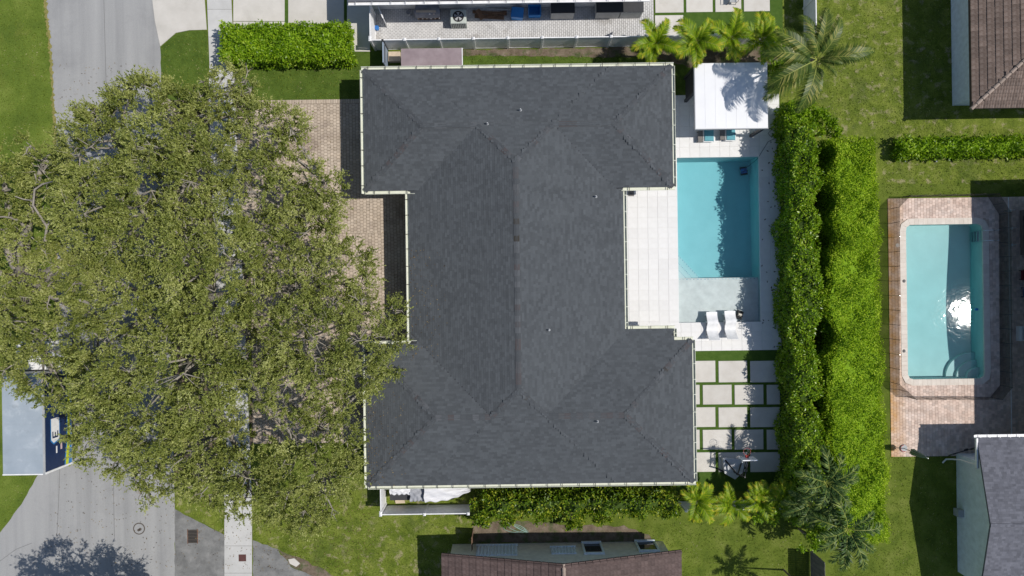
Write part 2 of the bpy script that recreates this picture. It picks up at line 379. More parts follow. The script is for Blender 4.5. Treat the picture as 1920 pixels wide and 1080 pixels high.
# long joints and tyre-worn seams in the road
m_seam = M('tar_seam', [(.20,.20,.20)], 6, 4, .9)
for pts in ([(113,860),(110,945),(107,1005)], [(213,900),(214,965),(215,1010)], [(328,955),(329,1020),(330,1085)], [(195,0),(199,150),(203,300)], [(0,1052),(30,1030),(60,1018)]):
    mb = MB()
    for a, b in zip(pts[:-1], pts[1:]):
        p, q = W(*a), W(*b); mb.beam((p.x,p.y,.0195), (q.x,q.y,.0195), .035, .005)
    struct(mb.build('road_seam', m_seam))
# sidewalk: separate cast bays
def bays(name, lefts, rights, mat, z=.05):
    root = struct(MB().sheet([W2(*p) for p in lefts] + [W2(*p) for p in reversed(rights)], .020).build(name, m_joint))
    for i in range(len(lefts)-1):
        a, b, c, d = W(*lefts[i]), W(*rights[i]), W(*rights[i+1]), W(*lefts[i+1])
        k = .012; cen = (a+b+c+d)/4
        poly = [(p + (cen-p).normalized()*k)[:2] for p in (a,b,c,d)]
        mb = MB().prism([tuple(p) for p in poly], .0, z); mb.build('bay', mat, root)
    return root
ys = [-60,-14,18,70,122,180,240,300,360,420,480,540,600,660,720,780,840,897,945,972,1023,1074,1130]
def wl_(y): return 384 + (421-384)*(y+14)/(945+14) if y < 945 else 421
bays('sidewalk', [(wl_(y)+4*(y<130), y) for y in ys], [(wl_(y)+(52 if y>500 else 50)+0*(y<130), y) for y in ys], m_walk)
# neighbour's concrete drive, cast bays with a grass joint
def slabs(name, polys, mat, z=.055, base=None):
    root = struct(base if base else MB().sheet([W2(*p) for p in polys[0]], .0205).build(name, m_joint))
    for poly in polys:
        MB().prism([W2(*p) for p in poly], .0, z).build('slab', mat, root)
    return root
slabs('concrete_drive', [[(286,-60),(383,-60),(384,-2),(285,-2)],[(286,0),(384,0),(388,56),(355,57),(330,62),(301,87),(291,40)],
      [(438,-60),(534,-60),(534,40),(438,40)],[(438,41),(534,41),(534,98),(441,98)],
      [(541,-60),(645,-60),(645,97),(541,97)],[(651,-60),(694,-60),(694,97),(651,97)]], m_conc, .048)
sheet('turf_joint', [(533,-60),(652,-60),(652,98),(533,98)], .022, m_turf)

# paver fields (too small to pick apart singly): one mesh each
def paver_field(name, cells, ztop, mat, parent=None, ch=.008, gap=.006, jit=.004):
    c = np.array(cells, dtype=np.float64); n = len(c)
    zt = ztop + RNG.uniform(-jit, jit, n)
    x0, x1, y0, y1 = c[:,0]+gap, c[:,1]-gap, c[:,2]+gap, c[:,3]-gap
    v = np.empty((n, 8, 3))
    for k, (a, b) in enumerate(((x0,y0),(x1,y0),(x1,y1),(x0,y1))):
        v[:,k,0] = a; v[:,k,1] = b; v[:,k,2] = zt - .025
    for k, (a, b) in enumerate(((x0+ch,y0+ch),(x1-ch,y0+ch),(x1-ch,y1-ch),(x0+ch,y1-ch))):
        v[:,4+k,0] = a; v[:,4+k,1] = b; v[:,4+k,2] = zt
    q = np.array([[4,5,6,7],[0,1,5,4],[1,2,6,5],[2,3,7,6],[3,0,4,7]])
    quads = (np.arange(n)[:,None,None]*8 + q[None]).reshape(-1,4)
    o = fastmesh(name, v.reshape(-1,3), quads, mat, parent); stuff(o); return o
def cells(rect, w, h, col_stagger=True, keep=None):
    x0, x1, y0, y1 = rect; out = []; i = 0; x = x0
    while x < x1 - .3*w:
        y = y0 - (h/2 if (i % 2 and col_stagger) else 0)
        while y < y1:
            a, b = max(y, y0), min(y+h, y1)
            if b-a > .04 and (keep is None or keep(x+w/2, (a+b)/2)): out.append((x, min(x+w, x1), a, b))
            y += h
        x += w; i += 1
    return out
DRV1 = RECT(303, 196, 700, 440); DRV2 = RECT(472, 440, 790, 830); DRV2 = (*DRV2[:3], DRV1[2])
HW = None
drv = sheet('paver_driveway', [(303,188),(800,188),(800,830),(472,830),(472,440),(311,440)], .020, m_joint)
EAVE_W = W(765,500,3).x; SW = W(436,300).x + .05; SW0 = W(390,300).x - .05
def keepd(x, y): return not (SW0 < x < SW)
paver_field('driveway_paver', cells((DRV1[0],DRV1[1],DRV1[2],DRV1[3]), .215, .215, True, keepd) + cells((DRV2[0],-5.6,DRV2[2],DRV2[3]), .215, .215)
   + cells((DRV1[1]+.001,-5.6,DRV1[2],W(730,357).y), .215, .215), .045, m_brick, drv)
BORD = RECT(303,188,700,196)
paver_field('border_paver', cells((BORD[0],BORD[1],BORD[2],BORD[3]), .115, 9, False, keepd), .047, m_brick, drv)
YARD = RECT(703, 13, 1226, 92); YARD = (YARD[0], YARD[1], W(960,88).y, W(960,12).y+.6)
yard = struct(MB().box(YARD[0],YARD[1],YARD[2],YARD[3],0,.03).build('side_yard', m_wjoint))
paver_field('yard_paver', cells(YARD, .135, .225), .05, m_wpaver, yard)
# stone-white pool terrace in big tiles
TE, TS, TN = W(1464,450).x, W(1380,657).y, W(1330,178).y
deck = struct(holed(MB(), (5.9,TE,TS,TN), [P1], .025).build('pool_terrace', m_grout))
def tilefield(parent, rect, s, ztop, mat, name='tile'):
    x0,x1,y0,y1 = rect; nx = max(1, round((x1-x0)/s)); ny = max(1, round((y1-y0)/s)); w, h = (x1-x0)/nx, (y1-y0)/ny
    g = .004
    mb = MB().bbox(-w/2+g, w/2-g, -h/2+g, h/2-g, -.03, 0, .006)
    me = None
    for i in range(nx):
        for j in range(ny):
            cx, cy = x0+(i+.5)*w, y0+(j+.5)*h
            loc = (cx, cy, ztop + random.uniform(-.0015,.0015))
            if me is None:
                me = bpy.data.meshes.new(name); me.from_pydata(mb.v, [], mb.f); me.materials.append(mat)
            inst(me, name, parent, loc)
tilefield(deck, (6.5, P1[0], W(1200,622).y, W(1200,350).y), .70, .05, m_trav)
tilefield(deck, (9.4, TE, P1[3], TN), .70, .05, m_trav)
tilefield(deck, (P1[0]-.0, P1[0]+.0001, 0, 1), 5, -5, m_trav) if False else None
tilefield(deck, (P1[1], TE, P1[2], P1[3]), .70, .05, m_trav)
tilefield(deck, (8.6, TE, TS, P1[2]), .70, .05, m_trav)
# turf court with cast slabs
TF = RECT(1300,657,1468,912)
turf = struct(MB().box(TF[0]-1.2, TF[1]+.1, TF[2]-.3, TS-.003, 0, .02).build('turf_court', m_turf))
for k, (ya, yb) in enumerate(((676.5,716.5),(721.5,758),(763.5,800.5),(805.5,842.5),(848,884.5))):
    cols = ((1290,1341),(1347,1400.5),(1406.5,1462)) if k % 2 == 0 else ((1290,1311.5),(1317.5,1371.5),(1377,1431),(1437.5,1462))
    for xa, xb in cols:
        r = RECT(xa, ya, xb, yb); MB().bbox(r[0],r[1],r[2],r[3],0,.05,.012).build('slab', m_slab, turf)
# neighbour's slab court
NC = RECT(1227,-60,1467,90)
court = struct(MB().box(NC[0], NC[1], W(1340,66).y, NC[3], 0, .022).build('slab_court', m_turf))
for xa, ya, xb, yb in ((1228,-60,1281,24),(1228,29,1281,70),(1286,-60,1335.5,23),(1340.5,-60,1389,22.5),(1394,-60,1442.5,21.5)):
    r = RECT(xa,ya,xb,yb); MB().bbox(r[0],r[1],r[2],r[3],0,.05,.012).build('slab', m_slab, court)
# pink paver pool deck
PD = RECT(1667, 368, 2300, 852); PDx = PD
inner2 = (P2[0]-.36, P2[1]+.36, P2[2]-.36, P2[3]+.36)
pdeck = struct(holed(MB(), (PD[0],PD[1],PD[2],PD[3]), [P2], .018).build('paver_deck', m_pjoint))
def out2(x, y): return not (inner2[0] < x < inner2[1] and inner2[2] < y < inner2[3])
XR = W(2010,500).x
cl = cells((PD[0], XR, PD[2], PD[3]), .2, .2, True, out2)
rust_over(m_pink, PD[0]+.05, PD[0]+1.15)
paver_field('deck_paver', cl, .045, m_pink, pdeck, .004, .003)
dl = W(1893,600).x
MB().box(dl-.03, dl+.03, PD[2]+.1, PD[3]-.02, .03, .05).build('deck_drain', m_white, pdeck)

# ------------------------------------------------------------------ pools
def shell(rect, profile, wallt=.12):
    """basin walls + stepped floor: profile list of (y_from, y_to, depth)"""
    x0,x1,y0,y1 = rect; mb = MB(); zt = .02
    return x0,x1,y0,y1
x0,x1,y0,y1 = P1
pool = thing('swimming_pool', ((x0+x1)/2,(y0+y1)/2,0), 'long turquoise pool with shallow white sun shelf beside the white terrace', 'pool', 'pools')
ysh = W(1340,521).y; DP = -1.6
mb = MB()
mb.add([(x0,ysh,DP),(x1,ysh,DP),(x1,y1,DP-.15),(x0,y1,DP-.15)], [(0,1,2,3)])
for (a, b) in (((x0,y0),(x0,y1)),((x1,y1),(x1,y0)),((x0,y1),(x1,y1)),((x1,y0),(x0,y0))):
    mb.add([(a[0],a[1],-1.85),(b[0],b[1],-1.85),(b[0],b[1],.024),(a[0],a[1],.024)], [(0,1,2,3)])
mb.build('basin', m_plaster, pool)
MB().box(x0+.001,x1-.001,y0+.001,ysh,-1.85,-.30).build('sun_shelf', m_ledge, pool)
# three entry steps in the corner beside the shelf, edged in small blue tiles
m_btrim = M('blue_mosaic_edge', [(.3,(.05,.16,.24)),(.7,(.45,.62,.66))], 16, 2, .4)
mb = MB()
for k in range(22):
    xx = x0 + .12 + k*(x1-x0-.2)/22
    mb.box(xx, xx+random.uniform(.06,.13), ysh-.10, ysh-.05, -.299, -.294)
mb.build('mosaic_edge', m_btrim, pool)
for k, (s, dz) in enumerate(((1.75,-1.0),(1.2,-.72),(.7,-.45))):
    pts = [(x0+.001,ysh+.001),(x0+s,ysh+.001),(x0+.001,ysh+s*1.1)]
    MB().prism(pts, -1.8, dz).build('step', m_plaster, pool)
    m2 = MB(); a = Vector((x0+s-.08,ysh+.03,dz)); b = Vector((x0+.03,ysh+s*1.1-.1,dz))
    for i in range(0, 12):
        p = a.lerp(b, i/12.0); q = a.lerp(b, (i+.5)/12.0); m2.beam((p.x,p.y,dz+.004),(q.x,q.y,dz+.004),.05,.008)
    m2.build('mosaic_edge', m_btrim, pool)
wtr = MB().box(x0-.03,x1+.03,y0-.03,y1+.03,-1.9,-.06).build('water', m_water, pool)
# the other pool
x0,x1,y0,y1 = P2
pool2 = thing('swimming_pool', ((x0+x1)/2,(y0+y1)/2,0), 'green-tinted pool with rounded corner steps inside a pink paver deck', 'pool', 'pools')
mb = MB(); D0, D1 = -1.15, -1.55
ycs = [y0+(y1-y0)*i/14 for i in range(15)]; dz = [-1.12-.22*math.sin(math.pi*(i/14)**.8)**1.5 for i in range(15)]
for i in range(14):
    mb.add([(x0,ycs[i],dz[i]),(x1,ycs[i],dz[i]),(x1,ycs[i+1],dz[i+1]),(x0,ycs[i+1],dz[i+1])], [(0,1,2,3)])
for (a, b) in (((x0,y0),(x0,y1)),((x1,y1),(x1,y0)),((x0,y1),(x1,y1)),((x1,y0),(x0,y0))):
    mb.add([(a[0],a[1],-1.8),(b[0],b[1],-1.8),(b[0],b[1],.018),(a[0],a[1],.018)], [(0,1,2,3)])
mb.build('basin', m_plaster2, pool2)
for k, (r, z) in enumerate(((2.0,-.95),(1.4,-.75),(.85,-.5))):
    pts = [(x1-.002,y0+.002)] + [(x1-.002-r*math.cos(t*math.pi/28), y0+.002+r*.85*math.sin(t*math.pi/28)) for t in range(15)]
    pts[-1] = (x1-.002, y0+.002+r*.85)
    MB().prism(pts, -1.7, z).build('step', m_plaster2, pool2)
MB().box(x0-.03,x1+.03,y0-.03,y1+.03,-1.8,-.09).build('water', m_water, pool2)
# rounded basin corners + coping stones following the rounded rectangle
R = .35
def rrect(x0,x1,y0,y1,r,n=6):
    pts = []
    for cx, cy, a0 in ((x1-r,y1-r,0),(x0+r,y1-r,90),(x0+r,y0+r,180),(x1-r,y0+r,270)):
        for k in range(n+1):
            a = math.radians(a0+90*k/n); pts.append((cx+r*math.cos(a), cy+r*math.sin(a)))
    return pts
def resample(pts, step):
    P = [Vector(p) for p in pts]+[Vector(pts[0])]; L = [0]
    for a, b in zip(P[:-1],P[1:]): L.append(L[-1]+(b-a).length)
    n = round(L[-1]/step); out = []
    for k in range(n):
        t = L[-1]*k/n; i = max(j for j in range(len(L)) if L[j] <= t+1e-9); i = min(i, len(P)-2)
        out.append(P[i].lerp(P[i+1], (t-L[i])/max(1e-9,L[i+1]-L[i])))
    return out
mid = resample(rrect(x0,x1,y0,y1,R), .30); cen = Vector(((x0+x1)/2,(y0+y1)/2)); n = len(mid)
def off(i, d):
    t = (mid[(i+1)%n]-mid[(i-1)%n]).normalized(); nn = Vector((t.y,-t.x)); return mid[i]+nn*d
for i in range(n):
    j = (i+1)%n; a, b, c, d = off(i,-.03), off(j,-.03), off(j,.40), off(i,.40); m_ = (a+b+c+d)/4
    poly = [tuple(p+(m_-p).normalized()*.006) for p in (a,b,c,d)]
    MB().prism(poly, -.05, .062).build('coping_stone', m_coping, pool2)
for sx, sy in ((0,0),(1,0),(0,1),(1,1)):
    cx, cy = (x1 if sx else x0), (y1 if sy else y0); ex, ey = (-1 if sx else 1), (-1 if sy else 1)
    pts = [(cx,cy)] + [(cx+ex*(R-R*math.cos(t)), cy+ey*(R-R*math.sin(t))) for t in [math.pi/2*k/6 for k in range(7)]]
    MB().prism(pts, -1.7, .015).build('basin_corner', m_plaster2, pool2)
# ================================================================== MAIN HOUSE
EZ = 3.1; PITCH = .26
a = W(681,131,EZ); b = W(1262,350,EZ); A = (a.x, b.x, b.y, a.y)             # x0,x1,y0,y1
a = W(686,646,EZ); b = W(1301,903,EZ); C_ = (a.x, b.x, b.y, a.y)
a = W(768,500,2.9); b = W(1170,500,2.9); BX = (a.x, b.x)                    # eaves of the middle range
B = (BX[0]+.62, BX[1]-.62, C_[2], A[3])
NE_y = W(1210,617,2.9).y; NE_x = W(1263,630,2.9).x                          # small step of the eave beside the terrace
house = thing('house', ((A[0]+A[1])/2, (A[2]+C_[3])/2, 0), 'large white house with charcoal shingle hip roof and cream gutters in the middle', 'house')
def hip(r, x, y): return np.minimum(np.minimum(x-r[0], r[1]-x), np.minimum(y-r[2], r[3]-y))
def HF(x, y):
    x = np.asarray(x, float); y = np.asarray(y, float)
    def inside(x0,x1,y0,y1): return (x >= x0-.02)&(x <= x1+.02)&(y >= y0-.02)&(y <= y1+.02)
    dA = np.where(inside(*A), hip(A,x,y), -9); dC = np.where(inside(*C_), hip(C_,x,y), -9)
    dB = np.where(inside(BX[0],BX[1],C_[2],A[3]), hip(B,x,y), -9)
    dX = np.where(inside(B[1],NE_x,C_[3],NE_y), -(y-C_[3]), -9)             # eave extension
    d = np.maximum(np.maximum(dA,dC), np.maximum(dB,dX))
    return np.where(d < -8, np.nan, EZ + PITCH*d)
# walls
ov = .75
for r in ((A[0]+ov,A[1]-ov,A[2]+ov,A[3]-ov),(BX[0]+ov,BX[1]-ov,C_[3]-2,A[2]+2),(C_[0]+ov,C_[1]-ov,C_[2]+ov,C_[3]-ov)):
    MB().box(r[0],r[1],r[2],r[3],0,EZ-.32).build('wall', m_stucco, house)
def opening(kind, x, y, w, z0, z1, nx, ny):
    """framed window or door on a wall plane with outward normal (nx,ny)"""
    t = (-ny, nx); fr = MB(); gl = MB()
    def bx(mb, u0,u1,z0,z1,d0,d1):
        xs = [x+t[0]*u+nx*d for u in (u0,u1) for d in (d0,d1)]; ys = [y+t[1]*u+ny*d for u in (u0,u1) for d in (d0,d1)]
        mb.box(min(xs),max(xs),min(ys),max(ys),z0,z1)
    f = .07
    bx(fr,-w/2,-w/2+f,z0,z1,-.02,.05); bx(fr,w/2-f,w/2,z0,z1,-.02,.05); bx(fr,-w/2+f,w/2-f,z1-f,z1,-.02,.048); bx(fr,-w/2+f,w/2-f,z0,z0+f,-.02,.048)
    bx(fr,-.025,.025,z0+f,z1-f,-.02,.04); bx(gl,-w/2+f,w/2-f,z0+f,z1-f,-.02,.02)
    o = gl.build(kind, m_glass, house); fr.build('frame', m_dark, o)
for x in (A[0]+3, A[0]+8, A[1]-6): opening('window', x, A[3]-ov, 1.6, .9, 2.1, 0, 1)
opening('window', A[0]+ov, (A[2]+A[3])/2, 2.0, .9, 2.1, -1, 0); opening('window', C_[0]+ov, (C_[2]+C_[3])/2, 2.0, .9, 2.1, -1, 0)
opening('door', BX[0]+ov, 0.5, 1.1, .05, 2.2, -1, 0); opening('window', BX[0]+ov, 3.3, 1.8, .8, 2.1, -1, 0)
for y in (-.5, 2.3, 5.0): opening('door', BX[1]-ov, y, 2.4, .06, 2.3, 1, 0)
for x in (C_[0]+4, C_[0]+10, C_[1]-3): opening('window', x, C_[2]+ov, 1.6, .9, 2.1, 0, -1)
opening('window', A[1]-ov, (A[2]+A[3])/2, 1.8, .9, 2.1, 1, 0); opening('window', C_[1]-ov, (C_[2]+C_[3])/2, 1.8, .9, 2.1, 1, 0)
# roof deck: closed slab following the roof planes
gx = np.arange(min(A[0],C_[0]), max(A[1],C_[1])+.01, .22); gy = np.arange(C_[2], A[3]+.01, .22)
gx = np.unique(np.concatenate([gx,[A[0],A[1],C_[0],C_[1],BX[0],BX[1],NE_x]])); gy = np.unique(np.concatenate([gy,[A[2],A[3],C_[2],C_[3],NE_y]]))
X, Y = np.meshgrid(gx, gy, indexing='ij')
cxm, cym = (X[:-1,:-1]+X[1:,1:])/2, (Y[:-1,:-1]+Y[1:,1:])/2
ok = ~np.isnan(HF(cxm, cym))
idx = {}; vs = []; fs = []
def vid(i, j, cx, cy, low):
    k = (i,j,low)
    if k not in idx:
        x, y = gx[i], gy[j]; z = float(HF(x+ (cx-x)*.02, y+(cy-y)*.02))
        idx[k] = len(vs); vs.append((x, y, EZ-.30 if low else z-.012))
    return idx[k]
for i, j in np.argwhere(ok):
    cx, cy = cxm[i,j], cym[i,j]
    c = [(i,j),(i+1,j),(i+1,j+1),(i,j+1)]
    t = [vid(p,q,cx,cy,0) for p, q in c]; l = [vid(p,q,cx,cy,1) for p, q in c]
    fs.append(tuple(t)); fs.append(tuple(reversed(l)))
    for k, (di,dj) in enumerate(((0,-1),(1,0),(0,1),(-1,0))):
        ii, jj = i+di, j+dj
        if not (0 <= ii < ok.shape[0] and 0 <= jj < ok.shape[1] and ok[ii,jj]):
            e = k; f = (k+1)%4; fs.append((l[e], l[f], t[f], t[e]))
roof = link('roof', vs, fs, m_under, house)
# shingle tabs: every course and tab is real, joined because there are thousands
def shingle_planes(planes, hf, expo=.145, wmin=.16, wmax=.36, thick=.011, lift=.0):
    V = []
    for (dx,dy), c, e0, (u0,u1), vmax, vmin in planes:
        v = vmin
        while v < vmax:
            u = u0; first = True
            while u < u1-.02:
                w = min(random.uniform(wmin,wmax)*(random.uniform(.3,1) if first else 1), u1-u); first = False; uc = u+w/2; vc = v+expo*.5
                x = dx*(vc+c) + (-dy)*uc; y = dy*(vc+c) + dx*uc
                V.append((x,y,u,u+w,v,dx,dy,c,e0)); u += w
            v += expo
    T = np.array(V); h = hf(T[:,0],T[:,1]); z = T[:,8] + PITCH*(T[:,4]+expo*.5)
    T = T[np.abs(h-z) < .035]; n = len(T)
    out = np.empty((n,8,3)); th = thick*RNG.uniform(.6,1.5,n)
    for k, (uu, vv, hh) in enumerate(((2,0,1),(3,0,1),(3,1,0),(2,1,0))):
        u = T[:,uu] + (.0015 if uu == 2 else -.0015); v = T[:,4] + (expo*1.02 if vv else -.012)
        x = T[:,5]*(v+T[:,7]) - T[:,6]*u; y = T[:,6]*(v+T[:,7]) + T[:,5]*u
        zz = T[:,8] + PITCH*v + lift
        out[:,k,0] = x; out[:,k,1] = y; out[:,k,2] = zz - .008
        out[:,4+k,0] = x; out[:,4+k,1] = y; out[:,4+k,2] = zz + (th if hh else .001)
    q = np.array([[4,5,6,7],[0,1,5,4],[1,2,6,5],[3,0,4,7]])
    return out.reshape(-1,3), (np.arange(n)[:,None,None]*8+q[None]).reshape(-1,4)
PL = []
for r, vm in ((A,0),(C_,0)):
    PL.append(((1,0), r[0], EZ, (r[2],r[3]), 9, vm)); PL.append(((-1,0), -r[1], EZ, (-r[3],-r[2]), 9, vm))
PL.append(((1,0), B[0], EZ, (C_[2],A[3]), 9, -.62)); PL.append(((-1,0), -B[1], EZ, (-A[3],-C_[2]), 9, -.62))
PL.append(((0,-1), -A[3], EZ, (A[0],A[1]), 9, 0)); PL.append(((0,1), A[2], EZ, (-A[1],-A[0]), 9, 0))
PL.append(((0,1), C_[2], EZ, (-C_[1],-C_[0]), 9, 0)); PL.append(((0,-1), -C_[3], EZ, (C_[0],C_[1]), 9, -(NE_y-C_[3])-.0))
co, q = shingle_planes(PL, HF)
stuff(fastmesh('shingles', co, q, m_shingle, roof))
# ridge and hip caps, one piece each
capm = bpy.data.meshes.new('ridge_cap')
L_, Wd = .40, .17
capm.from_pydata([(-L_/2,-Wd,-.024),(L_/2,-Wd,-.036),(-L_/2,0,.006),(L_/2,0,-.008),(-L_/2,Wd,-.024),(L_/2,Wd,-.036),
                  (-L_/2,-Wd,-.065),(-L_/2,0,-.01),(-L_/2,Wd,-.065)], [], [(0,1,3,2),(2,3,5,4),(0,2,7,6),(2,4,8,7)])
capm.materials.append(m_cap)
def zf(x, y): return float(HF(x,y))
hA = (A[3]-A[2])/2; yA = (A[3]+A[2])/2; hC = (C_[3]-C_[2])/2; yC = (C_[3]+C_[2])/2; hB = (B[1]-B[0])/2; xB = (B[0]+B[1])/2
LINES = [((A[0],A[3]),(A[0]+hA,yA)),((A[0],A[2]),(A[0]+hA,yA)),((A[1],A[3]),(A[1]-hA,yA)),((A[1],A[2]),(A[1]-hA,yA)),
         ((A[0]+hA,yA),(B[0]+hA,yA)),((B[1]-hA,yA),(A[1]-hA,yA)),((B[0]+hA,yA),(xB,A[3]-hB)),((B[1]-hA,yA),(xB,A[3]-hB)),
         ((xB,C_[2]+hB),(xB,A[3]-hB)),
         ((C_[0],C_[2]),(C_[0]+hC,yC)),((C_[0],C_[3]),(C_[0]+hC,yC)),((C_[1],C_[2]),(C_[1]-hC,yC)),((C_[1],C_[3]),(C_[1]-hC,yC)),
         ((C_[0]+hC,yC),(B[0]+hC,yC)),((B[1]-hC,yC),(C_[1]-hC,yC)),((B[0]+hC,yC),(xB,C_[2]+hB)),((B[1]-hC,yC),(xB,C_[2]+hB))]
for p, q_ in LINES:
    p, q_ = Vector(p), Vector(q_); L = (q_-p).length; n = max(1,int(L/.345)); d = (q_-p)/L
    for k in range(n):
        c = p + d*(L*(k+.5)/n); e = c + d*.15; s = c - d*.15
        zs, ze = zf(s.x,s.y), zf(e.x,e.y)
        if math.isnan(zs): zs = EZ
        if math.isnan(ze): ze = zs
        o = inst(capm, 'ridge_cap', roof, (c.x, c.y, max(zf(c.x,c.y),(zs+ze)/2)+.015))
        o.rotation_euler = Euler((random.uniform(-.02,.02), -math.atan2(ze-zs,.3)-.02, math.atan2(d.y,d.x)+random.uniform(-.02,.02)), 'XYZ')
for px, py in ((976,205),(914,231),(1118,368),(1030,619),(1121,791)):
    v = W(px,py,4.6); z = zf(v.x,v.y); v = W(px,py,z+.2)
    MB().cyl(v.x,v.y,z-.05,z+.02,.10,.07,14).cyl(v.x,v.y,z+.02,z+.30,.04,.04,12).build('vent_pipe', m_grey, roof)
# gutters: open troughs with straps
def gutter(p, q_, nx, ny, z, mat=m_cream, sp=.98, root=None, strap=m_cream):
    root = root or house
    p, q_ = Vector((*p,0)), Vector((*q_,0)); nrm = Vector((nx,ny,0)); mb = MB()
    gs = 1.3
    prof = [(.0,0),(.0,-.11),(.03,-.13),(.12,-.13),(.135,-.10),(.15,.0),(.165,.0),(.165,-.012),(.15,-.11),(.125,-.15),(.02,-.15),(-.015,-.12),(-.015,0)]
    n = len(prof); vs = []
    for e in (p, q_):
        for d, h in prof: vs.append(e + nrm*d*gs + Vector((0,0,z+h)))
    fs = [(i,(i+1)%n,n+(i+1)%n,n+i) for i in range(n)] + [tuple(range(n)), tuple(reversed(range(n,2*n)))]
    o = mb.add(vs, fs).build('gutter', mat, root)
    L = (q_-p).length; k = max(1,int(L/sp))
    for i in range(k):
        c = p.lerp(q_, (i+.5+random.uniform(-.08,.08))/k)
        s = c + nrm*-.02; e = c + nrm*.205
        MB().beam((s.x,s.y,z+.004),(e.x,e.y,z+.006),.04,.012).build('gutter_strap', strap, o)
    return o
gz = EZ-.015; m_strapd = M('weathered_strap', [(.07,.065,.055)], 6, 3, .7)
gutter((A[0]-.16,A[3]),(A[1]+.16,A[3]),0,1,gz,strap=m_strapd); gutter((A[0],A[2]-.16),(A[0],A[3]),-1,0,gz,strap=m_strapd)
gutter((A[1],A[2]),(A[1],A[3]),1,0,gz); gutter((A[0]-.0,A[2]),(BX[0]+.42,A[2]),0,-1,gz,strap=m_strapd); gutter((BX[1]-.12,A[2]),(A[1]+.16,A[2]),0,-1,gz,strap=m_strapd)
mz = EZ-.62*PITCH-.015
gutter((BX[0],C_[3]),(BX[0],A[2]),-1,0,mz,strap=m_strapd); gutter((BX[1],NE_y),(BX[1],A[2]),1,0,mz)
gutter((C_[0],C_[3]),(BX[0]+.42,C_[3]),0,1,gz,strap=m_strapd); gutter((C_[0],C_[2]-.16),(C_[0],C_[3]),-1,0,gz,strap=m_strapd)
gutter((C_[0],C_[2]),(C_[1]+.16,C_[2]),0,-1,gz,strap=m_strapd); gutter((C_[1],C_[2]),(C_[1],C_[3]),1,0,gz)
ez2 = EZ-(NE_y-C_[3])*PITCH-.015
gutter((BX[1]+.02,NE_y),(NE_x+.1,NE_y),0,1,ez2,strap=m_strapd); gutter((NE_x,C_[3]+.17),(NE_x,NE_y),1,0,ez2); gutter((NE_x,C_[3]),(C_[1]+.1,C_[3]),0,1,gz,strap=m_strapd)

# ================================================================== NEIGHBOURING HOUSES
def tilemesh(name, w, l, mat, rolls=2):
    """one roof tile: rolled cross-section along x (width w), length l along y running down to -l/2"""
    vs = []; fs = []; n = rolls*4+1
    for k in range(n):
        u = -w/2 + w*k/(n-1); h = .028*(.5-.5*math.cos(2*math.pi*rolls*k/(n-1)))
        vs += [(u, -l/2-.02, h+.03), (u, l/2, h+.004), (u, -l/2-.02, -.01)]
    for k in range(n-1):
        i = k*3; fs += [(i,i+3,i+4,i+1), (i+2,i+5,i+3,i)]
    me = bpy.data.meshes.new(name); me.from_pydata(vs, [], fs); me.materials.append(mat); return me
def place_tiles(mesh, root, eave_p, along, up, pitch, rows, cols, w, l, keep, z0):
    """lay tiles on a plane: eave_p corner, along = unit vector on the eave, up = unit plan vector upslope"""
    ax, ay = along; ux, uy = up; ang = math.atan2(ay, ax); n = 0
    for r in range(rows):
        for c in range(cols):
            s = (c+.5)*w; t = (r+.5)*l
            x = eave_p[0]+ax*s+ux*t; y = eave_p[1]+ay*s+uy*t
            if not keep(x, y): continue
            o = inst(mesh, 'roof_tile', root, (x, y, z0+pitch*t+random.uniform(-.004,.004)))
            o.rotation_euler = Euler((math.atan(pitch)-.02+random.uniform(-.01,.01), 0, ang+random.uniform(-.008,.008)), 'XYZ'); n += 1
    return n
# --- brown tiled hip house
ez = 3.37; c = W(1822,203,ez); hx, hy = c.x, c.y
h2 = thing('house', (hx+6,hy+6,0), 'house with brown rolled-tile hip roof and pale blue-white wall', 'house')
wx = W(1784,100,0).x
MB().box(wx, hx+12, W(1800,198).y, hy+16, 0, ez-.05).build('wall', m_bluewall, h2)
p_ = .32; hw = 6.5
rf = MB().add([(hx,hy,ez),(hx+13,hy,ez),(hx+13,hy+18,ez),(hx,hy+18,ez),(hx+hw,hy+hw,ez+p_*hw),(hx+hw,hy+18-hw,ez+p_*hw),
               (hx,hy,ez-.2),(hx+13,hy,ez-.2),(hx+13,hy+18,ez-.2),(hx,hy+18,ez-.2)],
              [(0,1,4),(1,2,5,4),(2,3,5),(3,0,4,5),(6,9,8,7),(0,6,7,1),(1,7,8,2),(2,8,9,3),(3,9,6,0)]).build('roof', m_tileunder, h2)
tm = tilemesh('roof_tile', .34, .42, m_btile)
place_tiles(tm, rf, (hx,hy+8.2), (0,-1), (1,0), p_, 9, 24, .34, .42, lambda x,y: (x-hx) < (y-hy)+.05, ez+.01)
place_tiles(tm, rf, (hx,hy), (1,0), (0,1), p_, 8, 14, .34, .42, lambda x,y: (y-hy) < (x-hx)+.05, ez+.01)
hc = bpy.data.meshes.new('hip_tile'); mb = MB(); mb.tube([(-.22,0,0),(.22,0,-.03)], [.12,.105], 10); hc.from_pydata(mb.v, [], mb.f); hc.materials.append(M('hip_tile_clay',[(.3,(.26,.20,.165)),(.7,(.36,.29,.24))],6,5,.85,.2,40,objrand=.15))
for k in range(13):
    t = .1+k*.29; o = inst(hc, 'hip_tile', rf, (hx+t,hy+t,ez+p_*t+.03)); o.rotation_euler = (0,-math.atan(p_/1.414),math.pi/4)
